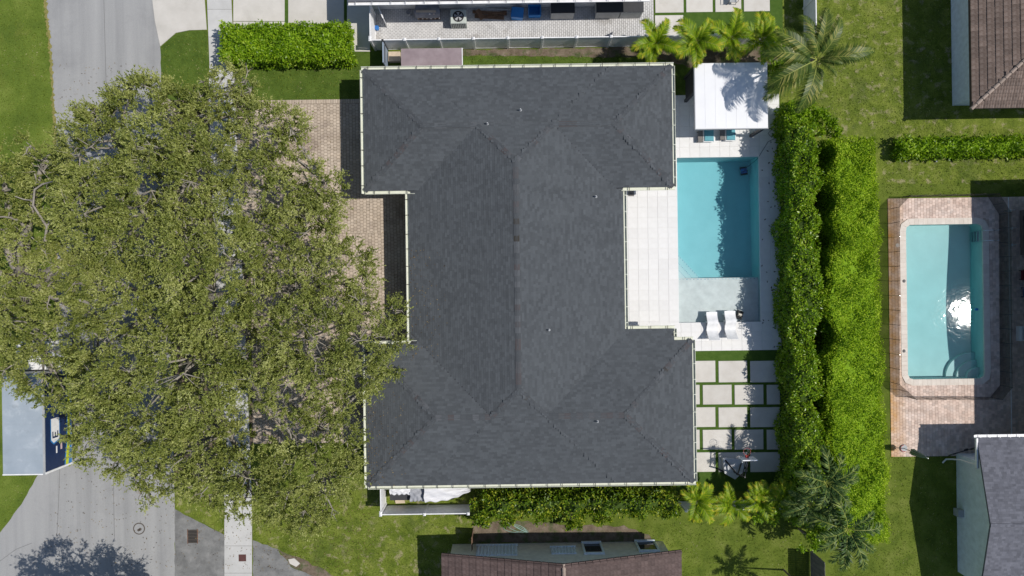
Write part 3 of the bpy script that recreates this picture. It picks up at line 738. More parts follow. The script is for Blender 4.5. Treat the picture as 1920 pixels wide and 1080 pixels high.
# --- reddish tiled gable house
ez = 2.8; le = W(828,1038,ez); re_ = W(1277,1033,ez); gy0 = (le.y+re_.y)/2; gx0, gx1 = le.x, re_.x; xr = (gx0+gx1)/2; hwid = (gx1-gx0)/2; pg = (4.75-ez)/hwid
h3 = thing('house', (xr, gy0-6, 0), 'beige house with reddish tiled gable roof and shuttered windows', 'house')
wy = W(1000,1018).y; yb = gy0-14
wx0, wx1 = gx0+.45, gx1-.55
MB().add([(wx0,wy,0),(wx1,wy,0),(wx1,wy,ez),(xr,wy,ez+pg*hwid-.12),(wx0,wy,ez),(wx0,yb,0),(wx1,yb,0),(wx1,yb,ez),(xr,yb,ez+pg*hwid-.12),(wx0,yb,ez)],
         [(0,4,3,2,1),(5,6,7,8,9),(0,1,6,5),(1,2,7,6),(2,3,8,7),(3,4,9,8),(4,0,5,9)]).build('wall', m_beigewall, h3)
rf3 = MB().add([(gx0,gy0,ez),(xr,gy0,ez+pg*hwid),(gx1,gy0,ez),(gx0,yb,ez),(xr,yb,ez+pg*hwid),(gx1,yb,ez),
                (gx0,gy0,ez-.14),(xr,gy0,ez+pg*hwid-.14),(gx1,gy0,ez-.14),(gx0,yb,ez-.14),(xr,yb,ez+pg*hwid-.14),(gx1,yb,ez-.14)],
               [(0,3,4,1),(1,4,5,2),(6,7,10,9),(7,8,11,10),(0,1,7,6),(1,2,8,7),(0,6,9,3),(2,5,11,8),(3,9,10,4),(4,10,11,5)]).build('roof', m_tileunder, h3)
tm3 = tilemesh('roof_tile', .36, .43, m_rtile, 1)
nrow = int(hwid/.43); lt = hwid/nrow
place_tiles(tm3, rf3, (gx0,gy0-.02), (0,-1), (1,0), pg, nrow, 6, .36, lt, lambda x,y: True, ez+.01)
place_tiles(tm3, rf3, (gx1,gy0-.02-6*.36), (0,1), (-1,0), pg, nrow, 6, .36, lt, lambda x,y: True, ez+.01)
rk = bpy.data.meshes.new('rake_tile'); mb = MB(); mb.box(-.21,.21,-.14,.10,-.06,.06); mb.tube([(-.21,-.05,.05),(.22,-.05,.06)],[.07,.08],8); rk.from_pydata(mb.v, [], mb.f); rk.materials.append(m_rtile)
for s in (0,1):
    for k in range(nrow):
        t = (k+.5)*lt; x = gx0+t if s == 0 else gx1-t
        o = inst(rk, 'rake_tile', rf3, (x,gy0-.02,ez+pg*t+.05)); o.rotation_euler = (0,-math.atan(pg)*(1 if s == 0 else -1), 0 if s == 0 else math.pi)
        if s == 1: o.rotation_euler = (0, math.atan(pg), 0)
for k in range(8):
    o = inst(hc, 'ridge_tile', rf3, (xr,gy0-.15-k*.38,ez+pg*hwid+.05)); o.rotation_euler = (0,0,math.pi/2)
# its windows on the shaded gable wall
m_shut = M('pale_blue_shutter', [(.70,.77,.82)], 4, 3, .5)
def wx_at(px, z): return W(px,1030,z).x
def shutter(pxa, pxb, z0, z1, n):
    xa, xb = wx_at(pxa,(z0+z1)/2), wx_at(pxb,(z0+z1)/2)
    o = MB().box(xa,xb,wy,wy+.05,z0,z1).build('window', m_shut, h3)
    MB().box(xa-.05,xb+.05,wy+.001,wy+.13,z0-.10,z0-.002).build('sill', m_shut, o)
    for k in range(n):
        x = xa+(k+.12)*(xb-xa)/n; w = (xb-xa)/n*.7
        MB().add([(x,wy+.05,z0),(x+w/2,wy+.12,z0),(x+w,wy+.05,z0),(x,wy+.05,z1),(x+w/2,wy+.12,z1),(x+w,wy+.05,z1)],[(0,1,4,3),(1,2,5,4),(3,4,5),(0,2,1)]).build('shutter_blade', m_shut, o)
shutter(893,970,.5,2.1,12); shutter(1033,1080,.95,2.0,8)
for pxa, pxb, z0, z1 in ((1096,1127,.35,2.0),(1197,1229,.2,1.7)):
    xa, xb = wx_at(pxa,(z0+z1)/2), wx_at(pxb,(z0+z1)/2)
    o = MB().box(xa,xb,wy,wy+.02,z0,z1).build('window', m_glass, h3)
    fr = MB(); fr.box(xa-.12,xa,wy+.001,wy+.12,z0,z1).box(xb,xb+.12,wy+.001,wy+.12,z0,z1).box(xa-.12,xb+.12,wy+.001,wy+.118,z1,z1+.12).box(xa-.12,xb+.12,wy+.001,wy+.17,z0-.14,z0)
    fr.build('frame', m_shut, o)
# --- grey shingle gable house beside the paver deck
e4, r4 = 2.87, 4.0; hx4 = 29.25; yN = W(1870,821,e4).y; yR = W(1852,985,r4).y; yS = 2*yR-yN; pg4 = (r4-e4)/(yN-yR)
h4 = thing('house', (34,yR,0), 'grey shingle gable house with pale blue wall next to the paver deck', 'house')
w4 = W(1794,950).x; yw = W(1800,850).y
MB().add([(w4,yw,0),(w4,yw,e4+.3),(w4,yR,r4-.08),(w4,yS+.6,e4),(w4,yS+.6,0),(42,yw,0),(42,yw,e4+.3),(42,yR,r4-.08),(42,yS+.6,e4),(42,yS+.6,0)],
         [(0,1,2,3,4),(5,9,8,7,6),(0,5,6,1),(1,6,7,2),(2,7,8,3),(3,8,9,4)]).build('wall', m_bluewall, h4)
rf4 = MB().add([(hx4,yN,e4),(hx4,yR,r4),(hx4,yS,e4),(44,yN,e4),(44,yR,r4),(44,yS,e4),(hx4,yN,e4-.12),(hx4,yR,r4-.12),(hx4,yS,e4-.12),(44,yN,e4-.12),(44,yR,r4-.12),(44,yS,e4-.12)],
               [(0,1,4,3),(1,2,5,4),(6,9,10,7),(7,10,11,8),(0,6,7,1),(1,7,8,2),(0,3,9,6),(2,8,11,5),(3,4,10,9),(4,5,11,10)]).build('roof', m_gshingle, h4)
def HF4(x,y): return np.where((x > hx4)&(x < 35)&(y > yS)&(y < yN), r4 - pg4*np.abs(y-yR), np.nan)
sv = PITCH; PITCH = pg4
co, q = shingle_planes([((0,-1),-yN,e4,(hx4,35),yN-yR,0),((0,1),yS,e4,(-35,-hx4),yN-yR,0)], HF4, .145, .14, .34)
PITCH = sv
stuff(fastmesh('shingles', co, q, m_gshingle, rf4))
gutter((hx4-.1,yN),(44,yN),0,1,e4-.01,m_white,.6,h4,m_white)
MB().beam((hx4-.03,yN,e4-.02),(hx4-.03,yN-1.9,e4-.02),.1,.16).build('fascia', m_white, h4)
MB().beam((hx4+.10,yN-.2,e4-.16),(hx4+.10,yN-1.95,e4-.16),.2,.03).build('soffit_vent', m_dark, h4)
dsp = [W(1832,872,2.6), W(1800,862,1.2), W(1785,861,.5), W(1774,861,.12), W(1767,868,.07)]
MB().tube(dsp, .05, 8).build('downspout', m_white, h4)
MB().box(W(1783,955).x, w4+.0, W(1783,963).y, W(1783,950).y, .25,.75).build('meter_box', m_grey, h4)
# wing of the same house beyond the frame: its eave shades the pool deck
ew = 2.9; wxw = W(1822,550).x + .672*ew
hw5 = MB(); yT = W(1900,341).y; 
hw5.add([(wxw,yN+.02,ew),(wxw,yT,ew),(wxw+6,yN+.02,ew+1.4),(wxw+6,yT,ew+1.4),(wxw+12,yN+.02,ew),(wxw+12,yT,ew),
         (wxw,yN+.02,ew-.15),(wxw,yT,ew-.15),(wxw+12,yN+.02,ew-.15),(wxw+12,yT,ew-.15)],
        [(0,2,3,1),(2,4,5,3),(6,7,9,8),(0,1,7,6),(4,8,9,5),(1,3,5,9,7),(0,6,8,4,2)]).build('wing_roof', m_gshingle, h4)
MB().box(wxw+2.4,wxw+11,yN+.3,yT-.5,0,ew-.16).build('wing_wall', m_bluewall, h4)
# --- neighbour across the side yard
e6 = 3.3; ny0 = 18.04; nx0 = W(652,3,e6).x; nx1 = W(1219,3,e6).x
h6 = thing('house', (0,ny0+5,0), 'white-walled neighbouring house with grey shingle eave along the side yard', 'house')
nwy = W(960,14.5).y
MB().box(nx0+.8,nx1-.35,nwy,nwy+10,0,e6-.1).build('wall', m_stucco, h6)
rf6 = MB().add([(nx0,ny0,e6),(nx1,ny0,e6),(nx1,ny0+11,e6),(nx0,ny0+11,e6),(nx0+5,ny0+5.5,e6+1.8),(nx1-5,ny0+5.5,e6+1.8),(nx0,ny0,e6-.15),(nx1,ny0,e6-.15),(nx1,ny0+11,e6-.15),(nx0,ny0+11,e6-.15)],
   [(0,1,5,4),(1,2,5),(2,3,4,5),(3,0,4),(6,9,8,7),(0,6,7,1),(1,7,8,2),(2,8,9,3),(3,9,6,0)]).build('roof', m_gshingle, h6)
gutter((nx0,ny0),(nx1,ny0),0,-1,e6-.01,m_white,1.0,h6,m_grey)
# ================================================================== VEGETATION
def unit(a): return a/np.maximum(1e-9, np.linalg.norm(a, axis=-1, keepdims=True))
def leaves(cen, axis, nrm, L, Wd, fold=.18):
    """pointed leaf quads: arrays (n,3)"""
    n = len(cen); axis = unit(axis); nrm = nrm - (nrm*axis).sum(1,keepdims=True)*axis; nrm = unit(nrm)
    b = np.cross(nrm, axis); L = np.broadcast_to(np.asarray(L), (n,))[:,None]; w = np.broadcast_to(np.asarray(Wd), (n,))[:,None]
    v = np.empty((n,4,3)); v[:,0] = cen; v[:,1] = cen+axis*L*.45+b*w/2+nrm*w*fold; v[:,2] = cen+axis*L; v[:,3] = cen+axis*L*.45-b*w/2+nrm*w*fold
    return v
def leafobj(name, V, mat, parent):
    V = np.concatenate(V) if isinstance(V, list) else V
    n = len(V); return fastmesh(name, V.reshape(-1,3), np.arange(n*4).reshape(n,4), mat, parent)
def inpoly(px, py, poly):
    x = np.asarray(px); y = np.asarray(py); r = np.zeros(x.shape, bool); n = len(poly)
    for i in range(n):
        x0,y0 = poly[i]; x1,y1 = poly[(i+1)%n]
        c = ((y0 > y) != (y1 > y)) & (x < (x1-x0)*(y-y0)/((y1-y0) if y1 != y0 else 1e-9)+x0); r ^= c
    return r
def polydist(px, py, poly):
    d = np.full(np.shape(px), 1e9); n = len(poly)
    for i in range(n):
        a = np.array(poly[i]); b = np.array(poly[(i+1)%n]); ab = b-a
        t = np.clip(((px-a[0])*ab[0]+(py-a[1])*ab[1])/max(1e-9,(ab**2).sum()),0,1)
        d = np.minimum(d, np.hypot(px-a[0]-t*ab[0], py-a[1]-t*ab[1]))
    return d
def bez(p, c, q, k):
    return [p*(1-t)**2 + c*2*t*(1-t) + q*t*t for t in [i/k for i in range(k+1)]]

def broad_tree(name, label, outline, base, zlow, zhigh, nlobes, group, gaps=(), seed=1, dens=1.0, lobe_r=(1.1,2.0), twigs_per=7, leaf=(.135,.062), mat=m_oak, fork=2.6, trunk_r=.5, extra_limbs=(), must=()):
    rs = np.random.default_rng(seed)
    t = thing(name, base, label, 'tree', group); bx_, by_, _ = base
    xs = [p[0] for p in outline]; ys = [p[1] for p in outline]
    # big foliage masses, each carrying many smaller lobes on its upper side
    masses = []; tries = 0
    while len(masses) < 60 and tries < 6000:
        tries += 1
        x, y = rs.uniform(min(xs),max(xs)), rs.uniform(min(ys),max(ys))
        if not inpoly(x, y, outline): continue
        d = float(polydist(x, y, outline)); r = min(rs.uniform(1.7,3.1), d+.5)
        if r < .8 or any(math.hypot(x-m[0],y-m[1]) < .62*(r+m[3]) for m in masses): continue
        masses.append((x, y, zlow + (zhigh-zlow)*(1-math.exp(-d/3.2)) + rs.uniform(-1.7,.6) - .45*r, r))
    # lobes by dart throwing inside the outline
    lobes = [(m[0], m[1], zlow+rs.uniform(-.3,.4), m[2]) for m in must]; tries = 0
    while len(lobes) < nlobes and tries < 20000:
        tries += 1
        x, y = rs.uniform(min(xs),max(xs)), rs.uniform(min(ys),max(ys))
        if not inpoly(x, y, outline): continue
        d = float(polydist(x, y, outline)); r = min(rs.uniform(*lobe_r), d+.30)
        if r < .45: continue
        if any(math.hypot(x-g[0],y-g[1]) < g[2]+r*.75 for g in gaps): continue
        if any(math.hypot(x-l[0],y-l[1]) < .46*(r+l[3]) for l in lobes): continue
        zz = [m[2] + .75*math.sqrt(max(0, m[3]**2-(x-m[0])**2-(y-m[1])**2)) for m in masses if math.hypot(x-m[0],y-m[1]) < m[3]*.97]
        z = (max(zz) if zz else zlow-1.2) + rs.uniform(-.35,.3)
        lobes.append((x,y,z,r))
    Lb = np.array(lobes)
    # twig clusters over the upper shell of every lobe
    P = []; D = []
    for x, y, z, r in lobes:
        n = int(17*r*r*dens)
        u = unit(rs.normal(size=(n*2,3))); u = u[u[:,2] > -.35][:n]
        k = len(u); dep = rs.uniform(.55,1.0,k)**.35
        pts = np.array([x,y,z]) + u*np.array([r,r,r*.72])*dep[:,None]*1.0
        P.append(pts); D.append(u)
    P = np.concatenate(P); D = np.concatenate(D)
    # drop clusters buried deep inside neighbouring lobes
    bur = np.zeros(len(P), int)
    for x, y, z, r in lobes: bur += (((P-np.array([x,y,z]))/np.array([r,r,r*.72]))**2).sum(1) < .36
    P, D = P[bur == 0], D[bur == 0]
    # leaves along short radiating twigs
    nc = len(P); tw = twigs_per; td = unit(D[:,None,:]*.75 + rs.normal(size=(nc,tw,3))*.5 + np.array([0,0,.38])).reshape(-1,3)
    tp = np.repeat(P, tw, 0); tl = rs.uniform(.35,.95,len(tp)); nl = 16
    s = rs.uniform(.12,1.0,(len(tp),nl)); s[:,0] = 1.0
    pos = tp[:,None,:] + td[:,None,:]*(s*tl[:,None])[:,:,None]; pos[:,:,2] -= (s*tl[:,None])**2*.12
    side = unit(rs.normal(size=pos.shape)); ax = unit(td[:,None,:]*.7 + side*.8)
    nr = unit(rs.normal(size=pos.shape)*.75 + np.array([.15,0,.95]))
    m = pos.reshape(-1,3)
    V = leaves(m, ax.reshape(-1,3), nr.reshape(-1,3), rs.uniform(.7,1.3,len(m))*leaf[0], rs.uniform(.75,1.25,len(m))*leaf[1])
    print('LEAVES', label, len(V), len(lobes)); cr = leafobj('crown', V, mat, t); stuff(cr)
    # wood: trunk, limbs to each lobe, bare twig ends
    f = Vector((bx_,by_,fork)); mb = MB()
    mb.tube([(bx_,by_,-.05),(bx_+.03,by_,.4),(bx_,by_+.04,1.4),(bx_,by_,fork+.3)], [trunk_r*1.5,trunk_r*1.05,trunk_r*.9,trunk_r*.95], 14)
    main = []
    for mx_, my_, mz_, mr_ in masses[:14]:
        e = Vector((mx_, my_, max(fork+.5, mz_-.2)))
        c = f.lerp(e,.5)+Vector((rs.uniform(-.6,.6),rs.uniform(-.6,.6),.7)); pts = bez(f,c,e,9)
        mb.tube(pts, [trunk_r*.6*(1-.6*i/9) for i in range(10)], 8); main.append(pts)
    allp = [p for pts in main for p in pts]
    for x, y, z, r in lobes:
        e = Vector((x,y,z+r*.25)); s0 = min(allp, key=lambda p: (p-e).length + (3 if p.z > e.z else 0))
        c = s0.lerp(e,.55)+Vector((rs.uniform(-.8,.8),rs.uniform(-.8,.8),-.25)); pts = bez(s0,c,e,6)
        mb.tube(pts, [.085*(1-.72*i/6)+.012 for i in range(7)], 5)
        for _ in range(5):
            d = Vector(unit(rs.normal(size=3)+np.array([0,0,.5]))); q = e+d*r*.62; mb.tube([e, e.lerp(q,.5)+Vector((0,0,.08)), q], [.035,.024,.01], 4)
    for k in rs.choice(len(lobes), size=min(len(lobes), int(len(lobes)*.45)), replace=False):
        x, y, z, r = lobes[k]; a = Vector((x+rs.uniform(-.4,.4)*r, y+rs.uniform(-.4,.4)*r, z+r*.45)); g = rs.uniform(0,6.28); L = rs.uniform(.5,1.1)
        b = a+Vector((math.cos(g)*L*.6, math.sin(g)*L*.6, .22)); c = b+Vector((math.cos(g+.5)*L*.5, math.sin(g+.5)*L*.5, .15)); q = b+Vector((math.cos(g-.7)*L*.45, math.sin(g-.7)*L*.45, .2))
        mb.tube([a,b,c],[.045,.032,.012],5); mb.tube([b,q],[.026,.009],5)
    for pts in extra_limbs: mb.tube(pts[0], pts[1], 7)
    tk = mb.build('trunk', m_bark, t, True)
    m2 = MB(); sel = rs.choice(len(tp), size=min(len(tp), int(len(tp)*.10)), replace=False)
    a = tp[sel]-td[sel]*.25; b = tp[sel]+td[sel]*tl[sel][:,None]*.9
    n = len(sel); v = np.empty((n,4,3)); o = unit(np.cross(td[sel], rs.normal(size=(n,3))))*.011
    v[:,0] = a-o*1.6; v[:,1] = a+o*1.6; v[:,2] = b+o*.5; v[:,3] = b-o*.5
    stuff(fastmesh('twigs', v.reshape(-1,3), np.arange(n*4).reshape(n,4), m_bark, t))
    return t, len(V)
def PX(pts, z): return [W2(p[0],p[1],z) for p in pts]
oak_out = [(150,300),(148,255),(163,215),(205,205),(212,178),(250,170),(290,158),(330,178),(360,160),(400,135),(440,128),(475,148),(488,190),(468,222),(520,200),(556,222),(578,262),(560,292),(592,318),(632,345),(648,382),(632,425),(660,468),(692,488),(680,532),(712,556),(758,598),(764,632),(738,662),(728,695),(690,735),(662,745),(642,765),(672,790),(680,832),(672,900),(645,935),(592,975),(555,995),(522,975),(480,945),(420,932),(372,915),(330,930),(285,928),(252,908),(228,872),(205,900),(176,885),(166,815),(160,700),(165,560),(150,430)]
gaps = [(*W2(195,640,6),.75),(*W2(480,765,6),.8),(*W2(300,885,5),.35),(*W2(515,830,6),.7),(*W2(560,345,6),.1),(*W2(440,240,6),.3),(*W2(270,630,6),.45),(*W2(330,495,6),.2),(*W2(600,745,6),.35)]
ex = []
for pts, z, r in (([(290,640),(262,632),(232,628)],7.4,.14),([(215,655),(195,640),(172,620)],7.0,.09),([(150,562),(165,568),(178,578)],7.4,.10),([(300,478),(288,488),(278,496)],7.6,.08),([(330,255),(334,238),(322,228)],6.6,.08),([(515,525),(530,560),(540,575)],7.0,.07)):
    ex.append(([W(a,b,z+.25*i) for i,(a,b) in enumerate(pts)], [r,r*.8,r*.45]))
o1, n1 = broad_tree('live_oak', 'huge spreading live oak covering the driveway and sidewalk', PX(oak_out,5.6), tuple(W(385,560,0)), 5.2, 9.2, 172, 'oaks in the front verge', gaps, 3, 1.0, (1.15,2.5), extra_limbs=ex, must=[(*W2(a,b,5.6),r) for a,b,r in ((440,160,.9),(408,185,1.0),(455,205,.9),(540,232,.9),(240,195,.9),(182,245,.9),(325,190,.9),(375,185,.8),(682,515,.9),(735,628,.9),(712,590,1.0),(648,860,.9),(555,965,.8),(290,900,.8),(368,888,.8),(212,868,.8),(620,400,.9),(300,180,.8),(440,835,1.0),(450,885,.9),(425,800,.9))])
oak2 = [(-70,300),(0,292),(40,278),(100,266),(135,285),(150,330),(140,380),(160,430),(155,520),(160,600),(152,700),(142,755),(95,752),(60,725),(30,698),(0,688),(-70,688)]
gaps2 = [(*W2(120,385,6),.75),(*W2(85,395,6),.65),(*W2(25,470,6),.25),(*W2(10,545,6),.25)]
ex = []
for pts, r in (([(85,452),(88,425),(75,405),(62,385),(65,355),(80,345),(100,340)],.085),([(88,425),(96,408),(97,385)],.06),([(62,376),(45,374),(28,368)],.045),([(120,412),(135,380),(125,358),(122,345)],.06),([(135,380),(152,362)],.035),([(0,540),(12,532),(25,525)],.08)):
    n = len(pts); ex.append(([W(a,b,6.6+.12*i) for i,(a,b) in enumerate(pts)], [r*(1-.6*i/n) for i in range(n)]))
o2, n2 = broad_tree('live_oak', 'live oak with bare pale branches beside the parked truck', PX(oak2,5.6), tuple(W(95,520,0)), 5.2, 7.6, 52, 'oaks in the front verge', gaps2, 5, 1.05, (1.0,1.8), extra_limbs=ex)
# a tree standing south of the frame: only its shade reaches the road
sx, sy = W2(160,1130); 
out3 = []
rs_ = random.Random(4)
for k in range(22):
    g = 2*math.pi*k/22; rr = rs_.uniform(.8,1.12); out3.append((W(168,1110).x-.9+.672*8+5.0*rr*math.cos(g), W(168,1118).y-.1+3.0*rr*math.sin(g)))
o3, n3 = broad_tree('live_oak', 'oak standing below the picture edge, shading the road', out3, (W(168,1110).x+4.5, W(168,1118).y-.3, 0), 6.6, 8.6, 60, 'oaks in the front verge', (), 8, 1.1, (.9,1.6), twigs_per=6)

# ---- hedges
def hedge(name, label, rect, h, mat, leaf=(.14,.08), dens=260, lump=.25, lumpf=.9, seed=2, group='hedges', edge=None, top_up=.9, core_in=.28, gapn=0.0, core=None):
    rs = np.random.default_rng(seed); x0,x1,y0,y1 = rect
    t = thing(name, ((x0+x1)/2,(y0+y1)/2,0), label, 'hedge', group)
    ph = rs.uniform(0,9,8)
    def nz(a, b): return (np.sin(a*lumpf*2.1+ph[0])*np.sin(b*lumpf*2.4+ph[1]) + .6*np.sin(a*lumpf*4.3+b*2.2*lumpf+ph[2])*np.sin(b*lumpf*5.1+ph[3]) + .4*np.sin(a*9.1*lumpf+ph[4])*np.sin(b*8.3*lumpf+ph[5]))/1.3
    ed = edge or (lambda y: (0,0))
    Ls = []
    def emit(p, n):
        k = len(p); ax = unit(rs.normal(size=(k,3))*.8 + n*.55 + np.array([0,0,.25])); nr = unit(n*.8 + rs.normal(size=(k,3))*.42 + np.array([.35,0,.5]))
        Ls.append(leaves(p, ax, nr, leaf[0]*rs.uniform(.7,1.35,k), leaf[1]*rs.uniform(.7,1.3,k)))
    n = int((x1-x0)*(y1-y0)*dens)
    x = rs.uniform(x0,x1,n); y = rs.uniform(y0,y1,n)
    e = np.array([ed(v) for v in y]); x = x0+e[:,0] + (x-x0)/(x1-x0)*((x1+e[:,1])-(x0+e[:,0]))
    bump = nz(x,y)*lump; rim = np.minimum(np.minimum(x-x0-e[:,0], x1+e[:,1]-x), np.minimum(y-y0,y1-y)); rnd = np.clip(rim/.35,0,1)
    z = h + bump - (1-rnd)**2*.35 - rs.uniform(0,1,n)**1.8*.22
    if gapn: 
        keep = nz(x*1.7+3,y*1.7) > -1+gapn; x,y,z = x[keep],y[keep],z[keep]
    emit(np.stack([x,y,z],1), np.tile([0,0,1.0],(len(x),1)))
    for ax_, (u0,u1), c, nrm in (('y',(y0,y1),x0,(-1,0,0)),('y',(y0,y1),x1,(1,0,0)),('x',(x0,x1),y0,(0,-1,0)),('x',(x0,x1),y1,(0,1,0))):
        k = int((u1-u0)*h*dens*.75); u = rs.uniform(u0,u1,k); zz = rs.uniform(.08,h-.05,k); dep = rs.uniform(0,1,k)**1.6*.3
        b = nz(u, zz+c)*lump*.7 - dep
        if ax_ == 'y':
            e = np.array([ed(v) for v in u])[:, 0 if nrm[0] < 0 else 1]; p = np.stack([c+e+nrm[0]*b, u, zz],1)
        else: p = np.stack([u, c+nrm[1]*b, zz],1)
        emit(p, np.tile(np.array(nrm, float),(k,1)))
    f = leafobj('foliage', Ls, mat, t); stuff(f)
    mb = MB(); ky = max(1,int((y1-y0)/.8)); kx = max(1,int((x1-x0)/.8)); cc = core_in
    vs = []; 
    gxs = [x0+cc+(x1-x0-2*cc)*i/kx for i in range(kx+1)]; gys = [y0+cc+(y1-y0-2*cc)*j/ky for j in range(ky+1)]
    for j, yy in enumerate(gys):
        e = ed(yy)
        for i, xx in enumerate(gxs):
            xq = xx + (e[0] if i < kx/2 else e[1]); vs.append((xq,yy,h-.22+float(nz(xq,yy))*lump*.8))
    nn = len(vs); fs = [(j*(kx+1)+i, j*(kx+1)+i+1, (j+1)*(kx+1)+i+1, (j+1)*(kx+1)+i) for j in range(ky) for i in range(kx)]
    rim_ = [i for i in range(kx+1)] + [(j*(kx+1)+kx) for j in range(1,ky+1)] + [ky*(kx+1)+i for i in range(kx-1,-1,-1)] + [j*(kx+1) for j in range(ky-1,0,-1)]
    lo = [len(vs)+k for k in range(len(rim_))]; vs += [(vs[r][0],vs[r][1],.0) for r in rim_]
    fs += [(rim_[k], lo[k], lo[(k+1)%len(lo)], rim_[(k+1)%len(lo)]) for k in range(len(lo))]
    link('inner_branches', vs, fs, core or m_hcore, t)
    return t
r = RECT(412,42,652,110,1.9); hedge('hedge', 'bright clipped hedge beside the concrete drive and sidewalk', r, 1.9, m_hedge3, (.18,.105), 220, .26, 1.2, 21)
def wander(seed, a, b):
    rs = np.random.default_rng(seed); ks = np.cumsum(rs.uniform(.3,1.5,90))-32; u, v = rs.uniform(-a,a,len(ks)), rs.uniform(-b,b,len(ks))
    return lambda y: (float(np.interp(y, ks, u)), float(np.interp(y, ks, v)))
# tall double hedge between the two pools
H3 = 3.2
r = RECT(1491,232,1538,985,H3)
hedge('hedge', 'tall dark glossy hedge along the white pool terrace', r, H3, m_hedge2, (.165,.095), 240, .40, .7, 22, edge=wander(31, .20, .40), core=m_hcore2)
r = RECT(1559,258,1650,1022,H3+.1)
hedge('hedge', 'tall bright clipped hedge beside the pink paver deck', r, H3+.1, m_hedge, (.125,.07), 340, .28, .8, 23, edge=(lambda w: lambda y: (w(y)[0]+(.32 if y > 1 else .1), w(y)[1]+.02*(8-y)))(wander(37, .45, .14)))
r = RECT(1478,190,1528,240,2.6)
hedge('hedge', 'lower shaggy end of the hedge under the coconut palm', r, 2.5, m_hedge2, (.19,.11), 170, .3, 1.1, 24)
r = RECT(1690,255,1990,290,1.25)
hedge('hedge', 'low light-green hedge between the lawns below the brown tiled house', r, 1.15, m_hedge3, (.19,.11), 170, .25, 1.6, 25)
r = RECT(905,931,1270,966,2.2)
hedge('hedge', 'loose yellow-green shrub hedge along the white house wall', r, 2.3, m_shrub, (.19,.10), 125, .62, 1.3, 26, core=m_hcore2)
# overhanging sprays that break the outline of the loose hedge
def bush(name, label, cx, cy, z, r, rz, n, mat, leaf=(.18,.1), seed=1, cat='shrub', group=None, h0=.0):
    rs = np.random.default_rng(seed); t = thing(name, (cx,cy,0), label, cat, group)
    k = max(6,int(n/55)); u = unit(rs.normal(size=(k,3))); c = np.array([cx,cy,z]) + u*np.array([r,r,rz])*rs.uniform(.35,1.0,(k,1))
    p = np.repeat(c,55,0) + rs.normal(size=(k*55,3))*np.array([.16,.16,.13])*max(.6,r)
    p = p[p[:,2] > .05]; q = unit(p-np.array([cx,cy,z-rz*.5])); m_ = len(p)
    V = leaves(p, unit(q*.5+rs.normal(size=(m_,3))*.8+np.array([0,0,.2])), unit(q*.4+rs.normal(size=(m_,3))*.6+np.array([.1,0,.7])), leaf[0]*rs.uniform(.7,1.3,m_), leaf[1]*rs.uniform(.7,1.3,m_))
    stuff(leafobj('foliage', V, mat, t)); mb = MB()
    for g in range(min(9,k)):
        e = Vector(c[g]); mb.tube([(cx+rs.uniform(-.05,.05),cy+rs.uniform(-.05,.05),-.02),((cx+e.x)/2,(cy+e.y)/2,e.z*.6),e],[.035,.022,.008],5)
    mb.build('stem', m_bark, t); return t
ADJ = ('drooping spray at the west end','leaning spray over the bare soil','long dangling spray in mid hedge','thin spray before the shuttered window','rounded spray near the open window','dense spray beside the yellow palms','short spray over the dry grass','bushy spray nearest the covered boat fence')
for k, (px, py) in enumerate(((902,975),(948,972),(1075,978),(1010,968),(1130,972),(1262,965),(1195,962),(895,955))):
    v = W(px,py,1.6); bush('shrub', f'yellow-green shrub, {ADJ[k]}', v.x, v.y, 1.45, .62, .6, 620, m_shrub, (.19,.1), 60+k, 'shrub', 'shrubs in the loose hedge')
for k, (px, py, lab) in enumerate(((1555,575,'blue-green bush growing in the gap of the tall hedge'),(1560,610,'second bush filling the dark hedge gap near bare twigs'),(1535,215,'bright bush at the head of the tall hedge'),(1560,240,'small round bush at the corner of the clipped hedge'),(1455,130,'dark bush behind the white cabana corner'),(1455,95,'leafy bush between the last areca and coconut palm'),(1470,945,'dim bush under the silvery palm'),(1440,960,'low dark bush beside the vinyl fence end'),(1535,985,'dark bush added to cast shade between the silvery palm and the timber fence'),(1512,962,'dark bush added to cast shade at the lower end of the glossy hedge'),(1525,1015,'dense bush added to cast shade at the top of the timber fence'))):
    v = W(px,py,2.3); bush('bush', lab, v.x, v.y, 2.2, .8, .7, 800, m_hedge2 if k in (4,6,7,8,9,10) else m_hedge3, (.19,.11), 80+k, 'bush', 'bushes')  # bushes round the timber fence and glossy hedge foot are added to shade the lawn

